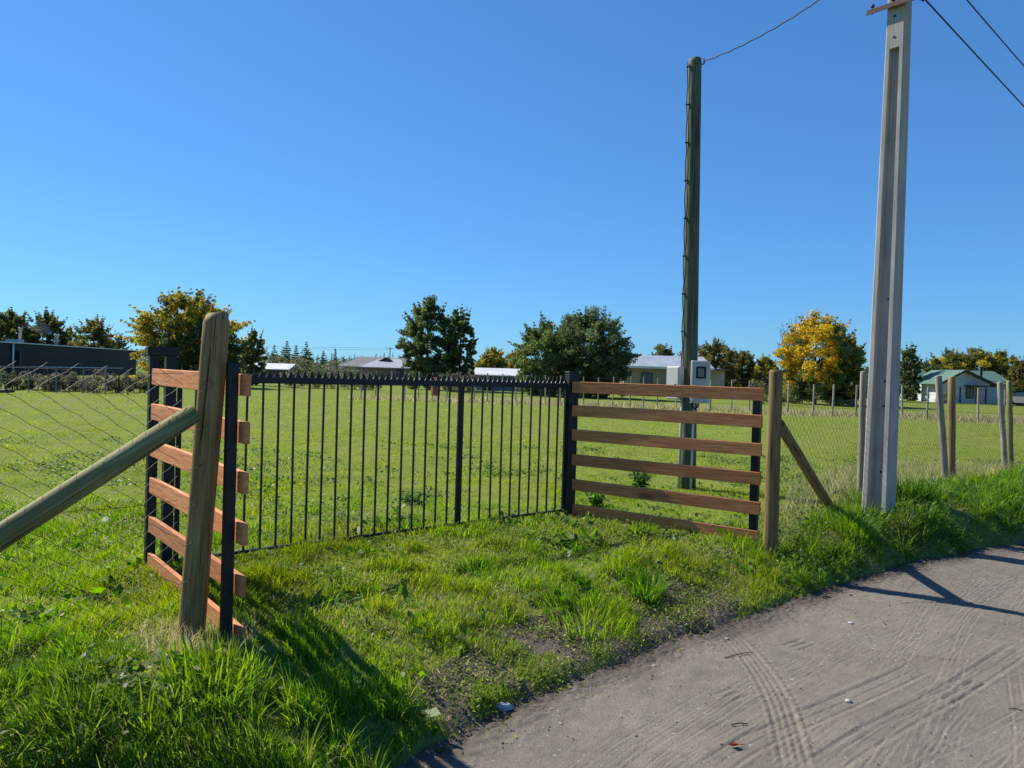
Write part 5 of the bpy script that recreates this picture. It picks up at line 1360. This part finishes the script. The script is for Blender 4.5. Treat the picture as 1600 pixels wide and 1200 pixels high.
# grey hip roofed house
y = 112; xl, xr = wx(533, y), wx(668, y)
h3 = thing('hip_roof_house', 'long house with grey hip roof and small front gable', 'house', (wx(600, y), y, 0))
ev = wz(574, 600, y); rg = wz(556, 560, y)
m = MB(); abox(m, xl, xr, y, y + 8, -.2, ev); m.build('wall', M_WALLGREY, h3)
o = 0.5
A, B, C_, D_ = (xl - o, y - o, ev), (xr + o, y - o, ev), (xr + o, y + 8 + o, ev), (xl - o, y + 8 + o, ev)
R1, R2 = (xl + 2.0, y + 4, rg), (xr - 2.0, y + 4, rg - .2)
m = MB(); m.add([A, B, C_, D_, R1, R2, (xl - o, y - o, ev - .15), (xr + o, y - o, ev - .15), (xr + o, y + 8 + o, ev - .15), (xl - o, y + 8 + o, ev - .15)],
               [(0, 1, 5, 4), (1, 2, 5), (2, 3, 4, 5), (3, 0, 4), (6, 7, 1, 0), (7, 8, 2, 1), (8, 9, 3, 2), (9, 6, 0, 3), (9, 8, 7, 6)]); rf = m.build('roof', M_ROOFGREY, h3)
gx0, gx1 = wx(572, y), wx(645, y); gm = wx(602, y); ge = wz(574, 600, y - 3); gt = wz(561, 600, y - 3)
m = MB(); abox(m, gx0 + .4, gx1 - .4, y - 3, y + .1, -.2, ge); m.build('porch_wall', M_BRICK, h3)
m = MB(); slab(m, [(gx0 - .3, y - 3.4, ge), (gx1 + .5, y - 3.4, ge), (gx1 - 2.4, y + 2, gt + .15), (gx0 + 1.6, y + 2, gt + .15)], .14); m.build('porch_roof', ribbed('silver_roof', (0.33, 0.34, 0.37), 0, 5, 0.5), h3)
m = MB(); q0, q1 = wx(589, y), wx(614, y); qm = (q0 + q1) / 2; zq = wz(564.5, 600, y)
m.prism([(q0, y + 0.2, zq), (q1, y + 0.2, zq), (qm, y + 0.2, wz(558, 600, y))], (0, 3, 0)); m.build('dormer', M_DARKTRIM, h3)
for a, b in ((553, 563), (567, 573), (625, 637), (650, 660)): window(h3, wx(a, y), wx(b, y), y - .02 if a < 570 or a > 640 else y - 3.02, 0.8, 2.0)
# low pale shed
y = 74; t, r = gable_house('shed', 'low shed with thin white roof beside the big dark tree', wx(744, y), wx(822, y), y, y + 4, wz(587, 780, y), wz(577, 780, y), plain('blue_grey_wall', (0.14, 0.19, 0.24), 0.7), M_ROOFPALE, 0.25)
m = MB(); abox(m, wx(757, y), wx(768, y), y - .06, y + .02, 0, 1.05); m.build('door', M_WALLDARK, t)
# metal roofed house behind the timber pole
y = 72; xl, xr = wx(974, y), wx(1104, y)
h5, r = gable_house('metal_roof_house', 'beige house with shiny pale blue metal roof behind the timber pole', xl, xr, y, y + 7.5, wz(573, 1040, y), wz(556, 1040, y), M_WALLBEIGE, M_ROOFBLUE, 0.55)
window(h5, wx(1001, y), wx(1019, y), y - .02, 1.0, 2.15)
m = MB(); abox(m, wx(984, y), wx(986, y), y - .05, y + .02, 0, 2.3); m.build('downpipe', M_DARKTRIM, h5)
m = MB(); q = Vector((wx(1104, y) + .0, 0, 0)); abox(m, q.x + .02, wx(1134, y), y + .5, y + 5, -.2, wz(578, 1120, y)); m.build('lean_to_wall', M_WALLCREAM, h5)
m = MB(); slab(m, [(q.x + .05, y - .2, wz(576, 1120, y)), (wx(1142, y), y - .2, wz(577.5, 1130, y)), (wx(1142, y), y + 5.4, wz(575, 1130, y)), (q.x + .05, y + 5.4, wz(573.5, 1120, y))], .12); m.build('lean_to_roof', M_ROOFDARK, h5)
m = MB()
for px in (974, 1104): pass
abox(m, xl - .5, xr + .5, y - .62, y - .56, wz(573, 1040, y) - .22, wz(573, 1040, y) - .02); m.build('gutter', M_TRIM, h5)
# green roofed house
y = 84; xl, xr = wx(1452, y), wx(1577, y)
h6, r = gable_house('green_roof_house', 'white boarded house with green metal roof and front gable', xl, xr, y, y + 7, wz(597, 1515, y) - .1, wz(579.5, 1515, y), M_WALLWHITE, M_ROOFGREEN, 0.4)
g0, g1 = wx(1466, y - 4), wx(1553, y - 4); gm = wx(1503, y - 4); e0, e1 = wz(597, 1480, y - 4), wz(600, 1550, y - 4); gz = wz(578.5, 1503, y - 4)
m = MB(); m.prism([(g0 + .5, y - 4, -.2), (g1 - .5, y - 4, -.2), (g1 - .5, y - 4, e1), (gm, y - 4, gz - .12), (g0 + .5, y - 4, e0)], (0, 4.2, 0)); m.build('gable_wall', M_WALLWHITE, h6)
m = MB()
slab(m, [(g0 - .3, y - 4.6, e0 - .22), (g0 - .3, y + 2, e0 - .22), (gm, y + 2, gz + .05), (gm, y - 4.6, gz + .05)]); slab(m, [(g1 + .3, y - 4.6, e1 - .22), (g1 + .3, y + 2, e1 - .22), (gm, y + 2, gz + .05), (gm, y - 4.6, gz + .05)]); gr_ = m.build('gable_roof', M_ROOFGREEN, h6)
m = MB()
m.beam((g0 - .3, y - 4.64, e0 - .30), (gm, y - 4.64, gz - .03), 0.06, 0.20); m.beam((gm, y - 4.64, gz - .03), (g1 + .3, y - 4.64, e1 - .30), 0.06, 0.20); m.build('barge_board', M_DARKTRIM, h6)
m = MB(); abox(m, wx(1506, y - 4), wx(1531, y - 4), y - 5.4, y - 4.02, 1.75, 1.92); m.build('porch_canopy', M_DARKTRIM, h6)
window(h6, wx(1509, y - 4), wx(1521, y - 4), y - 4.02, 0.5, 1.7)
m = MB(); abox(m, wx(1524, y - 4), wx(1530, y - 4), y - 4.08, y - 3.98, -.1, 1.65); dr_ = m.build('door', M_BRICK, h6)
m = MB(); cx = wx(1541, y); m.tube([(cx, y + 1, 2.2), (cx, y + 1, wz(576, 1541, y) + .1), (cx, y + 1, wz(576, 1541, y) + .12), (cx, y + 1, wz(574, 1541, y) + .1)], [.12, .12, .19, .16], 10); m.build('chimney', M_DARKTRIM, h6)
m = MB()
for px in (1500, 1540): q = wx(px, y - 4); abox(m, q - .05, q + .05, y - 4.1, y - 4.0, 0, 1.7)
m.build('corner_boards', M_DARKTRIM, h6)

# ------------------------------------------------------------------ parked cars, yard things
def car(px, y, yaw, col, label, L=4.1):
    x = wx(px, y); z0 = tz(x, y); t = thing('parked_car', label, 'car', (x, y, z0), 'cars parked by the houses')
    a = Vector((math.cos(yaw), math.sin(yaw), 0)); b = Vector((-a.y, a.x, 0)); c = Vector((x, y, z0))
    side = [(-.5, .30), (-.49, .62), (-.45, .80), (-.30, .86), (-.18, 1.36), (.16, 1.40), (.30, .95), (.46, .80), (.5, .55), (.5, .28)]
    m = MB(); V = []; n = len(side)
    for s_, q in ((-.80, .92), (-.86, 1), (.86, 1), (.80, .92)):
        V += [c + a * (p * L * (1 if q == 1 else .985)) + b * (s_ * (0.78 if z > 1.1 else 1)) + Zp * (z * (1 if q == 1 else .99)) for p, z in side]
    Fs = [tuple(range(n)), tuple(range(3 * n, 4 * n))[::-1]]
    for k in range(3):
        for i in range(n): Fs.append((k * n + i, k * n + (i + 1) % n, (k + 1) * n + (i + 1) % n, (k + 1) * n + i)[::-1])
    m.add(V, Fs); m.build('body', plain('car_paint_' + str(px), col, 0.25, var=0.05, spec=0.6), t)
    m = MB()
    for s_ in (-.70, .70): m.prism([c + a * (p * L) + b * s_ + Zp * z for p, z in ((-.27, .90), (-.17, 1.30), (.14, 1.33), (.26, .96))], b * (0.02 if s_ > 0 else -0.02) * 5)
    m.build('side_glass', M_WIN, t)
    m = MB(); m.prism([c + a * (.305 * L) + b * s_ * .62 + Zp * .97 for s_ in (-1, 1)] + [c + a * (.175 * L) + b * s_ * .56 + Zp * 1.36 for s_ in (1, -1)], a * .03 + Zp * .02); m.build('windscreen', M_WIN, t)
    for p in (-.31, .31):
        for s_ in (-.80, .80):
            w0 = c + a * (p * L) + b * s_ + Zp * .31; ws = MB(); ws.tube([w0 - b * .10, w0 + b * .10], .31, 16); wh = ws.build('wheel', M_CABLE, t)
    for s_ in (-.58, .58):
        q = c + a * (.497 * L) + b * s_ + Zp * .66; m = MB(); m.box(q, a * .04, b * .16, Zp * .07, .01); m.build('headlight', M_GREYBOX, t)
    return t
car(1257, 80, -2.2, (0.05, 0.06, 0.08), 'dark car with pale bonnet parked under the yellow mimosa')
car(1606, 76, -1.0, (0.22, 0.23, 0.25), 'grey car cut off by the frame side near the orange tree')
# pale tarpaulin over a heap
y = 82; x0, x1 = wx(1291, y), wx(1330, y); n1, n2 = 22, 12; V = []; z0 = 0
for j in range(n2):
    for i in range(n1):
        u = i / (n1 - 1); v = j / (n2 - 1); e = math.sin(math.pi * u) ** .45 * math.sin(math.pi * v) ** .45
        V.append((x0 + (x1 - x0) * u, y + 2.2 * v, -.05 + e * (1.35 + .22 * math.sin(u * 9) + .15 * math.sin(u * 23 + v * 5))))
m = MB(); m.add(V, [tuple(int(q) for q in f) for f in grid_faces(n1, n2)])
setp(m.build('tarpaulin_heap', plain('pale_tarpaulin', (0.34, 0.35, 0.36), 0.6, var=0.4, scale=2)), 'heap under a pale grey tarpaulin beneath the mimosa trees', 'heap')
m = MB(); q = wx(1294, 70); m.tube([(q, 70, -.1), (q, 70, 1.15)], .09, 10); m.tube([(q, 70, 1.15), (q, 70, 1.2)], [.10, .05], 10)
setp(m.build('marker_post', M_TRIM), 'short white post standing before the tarpaulin heap', 'post')
m = MB(); q = wx(681, 52); m.tube([(q, 52, -.02), (q, 52, .02), (q, 52, .45), (q, 52, .9), (q, 52, 1.2), (q, 52, 1.24)], [.28, .30, .31, .31, .30, .22], 16)
br = thing('barrel', 'red barrel with pale band below the tall evergreen behind the gate', 'barrel', (q, 52, 0)); m.build('drum', plain('red_drum', (0.32, 0.06, 0.04), 0.5), br)
m = MB(); m.tube([(q, 52, .86), (q, 52, 1.06)], .325, 16, False); m.build('band', M_TRIM, br)

# far power line behind the houses
y = 150; q = wx(608, y); zt = wz(542, 608, y)
t = thing('distant_power_pole', 'tiny distant power pole above the grey hip roof', 'power pole', (q, y, 0)); m = MB(); m.tube([(q, y, -.2), (q, y, zt)], [.16, .10], 8); m.build('shaft', M_GREYPOST, t)
m = MB(); m.beam((q - .7, y - .1, zt - .3), (q + .7, y - .1, zt - .3), .1, .1); m.build('crossarm', M_GREYPOST, t)
for dx, nm in ((-.6, 'upper'), (.6, 'lower')):
    cable((q + dx, y - .1, zt - .22 - (.35 if dx > 0 else 0)), (wx(120, y), y + 6, zt + 0.3 - (.35 if dx > 0 else 0)), 0.5, 0.02, nm + ' hair thin far cable crossing the sky behind the golden mimosa', 'distant_cable')
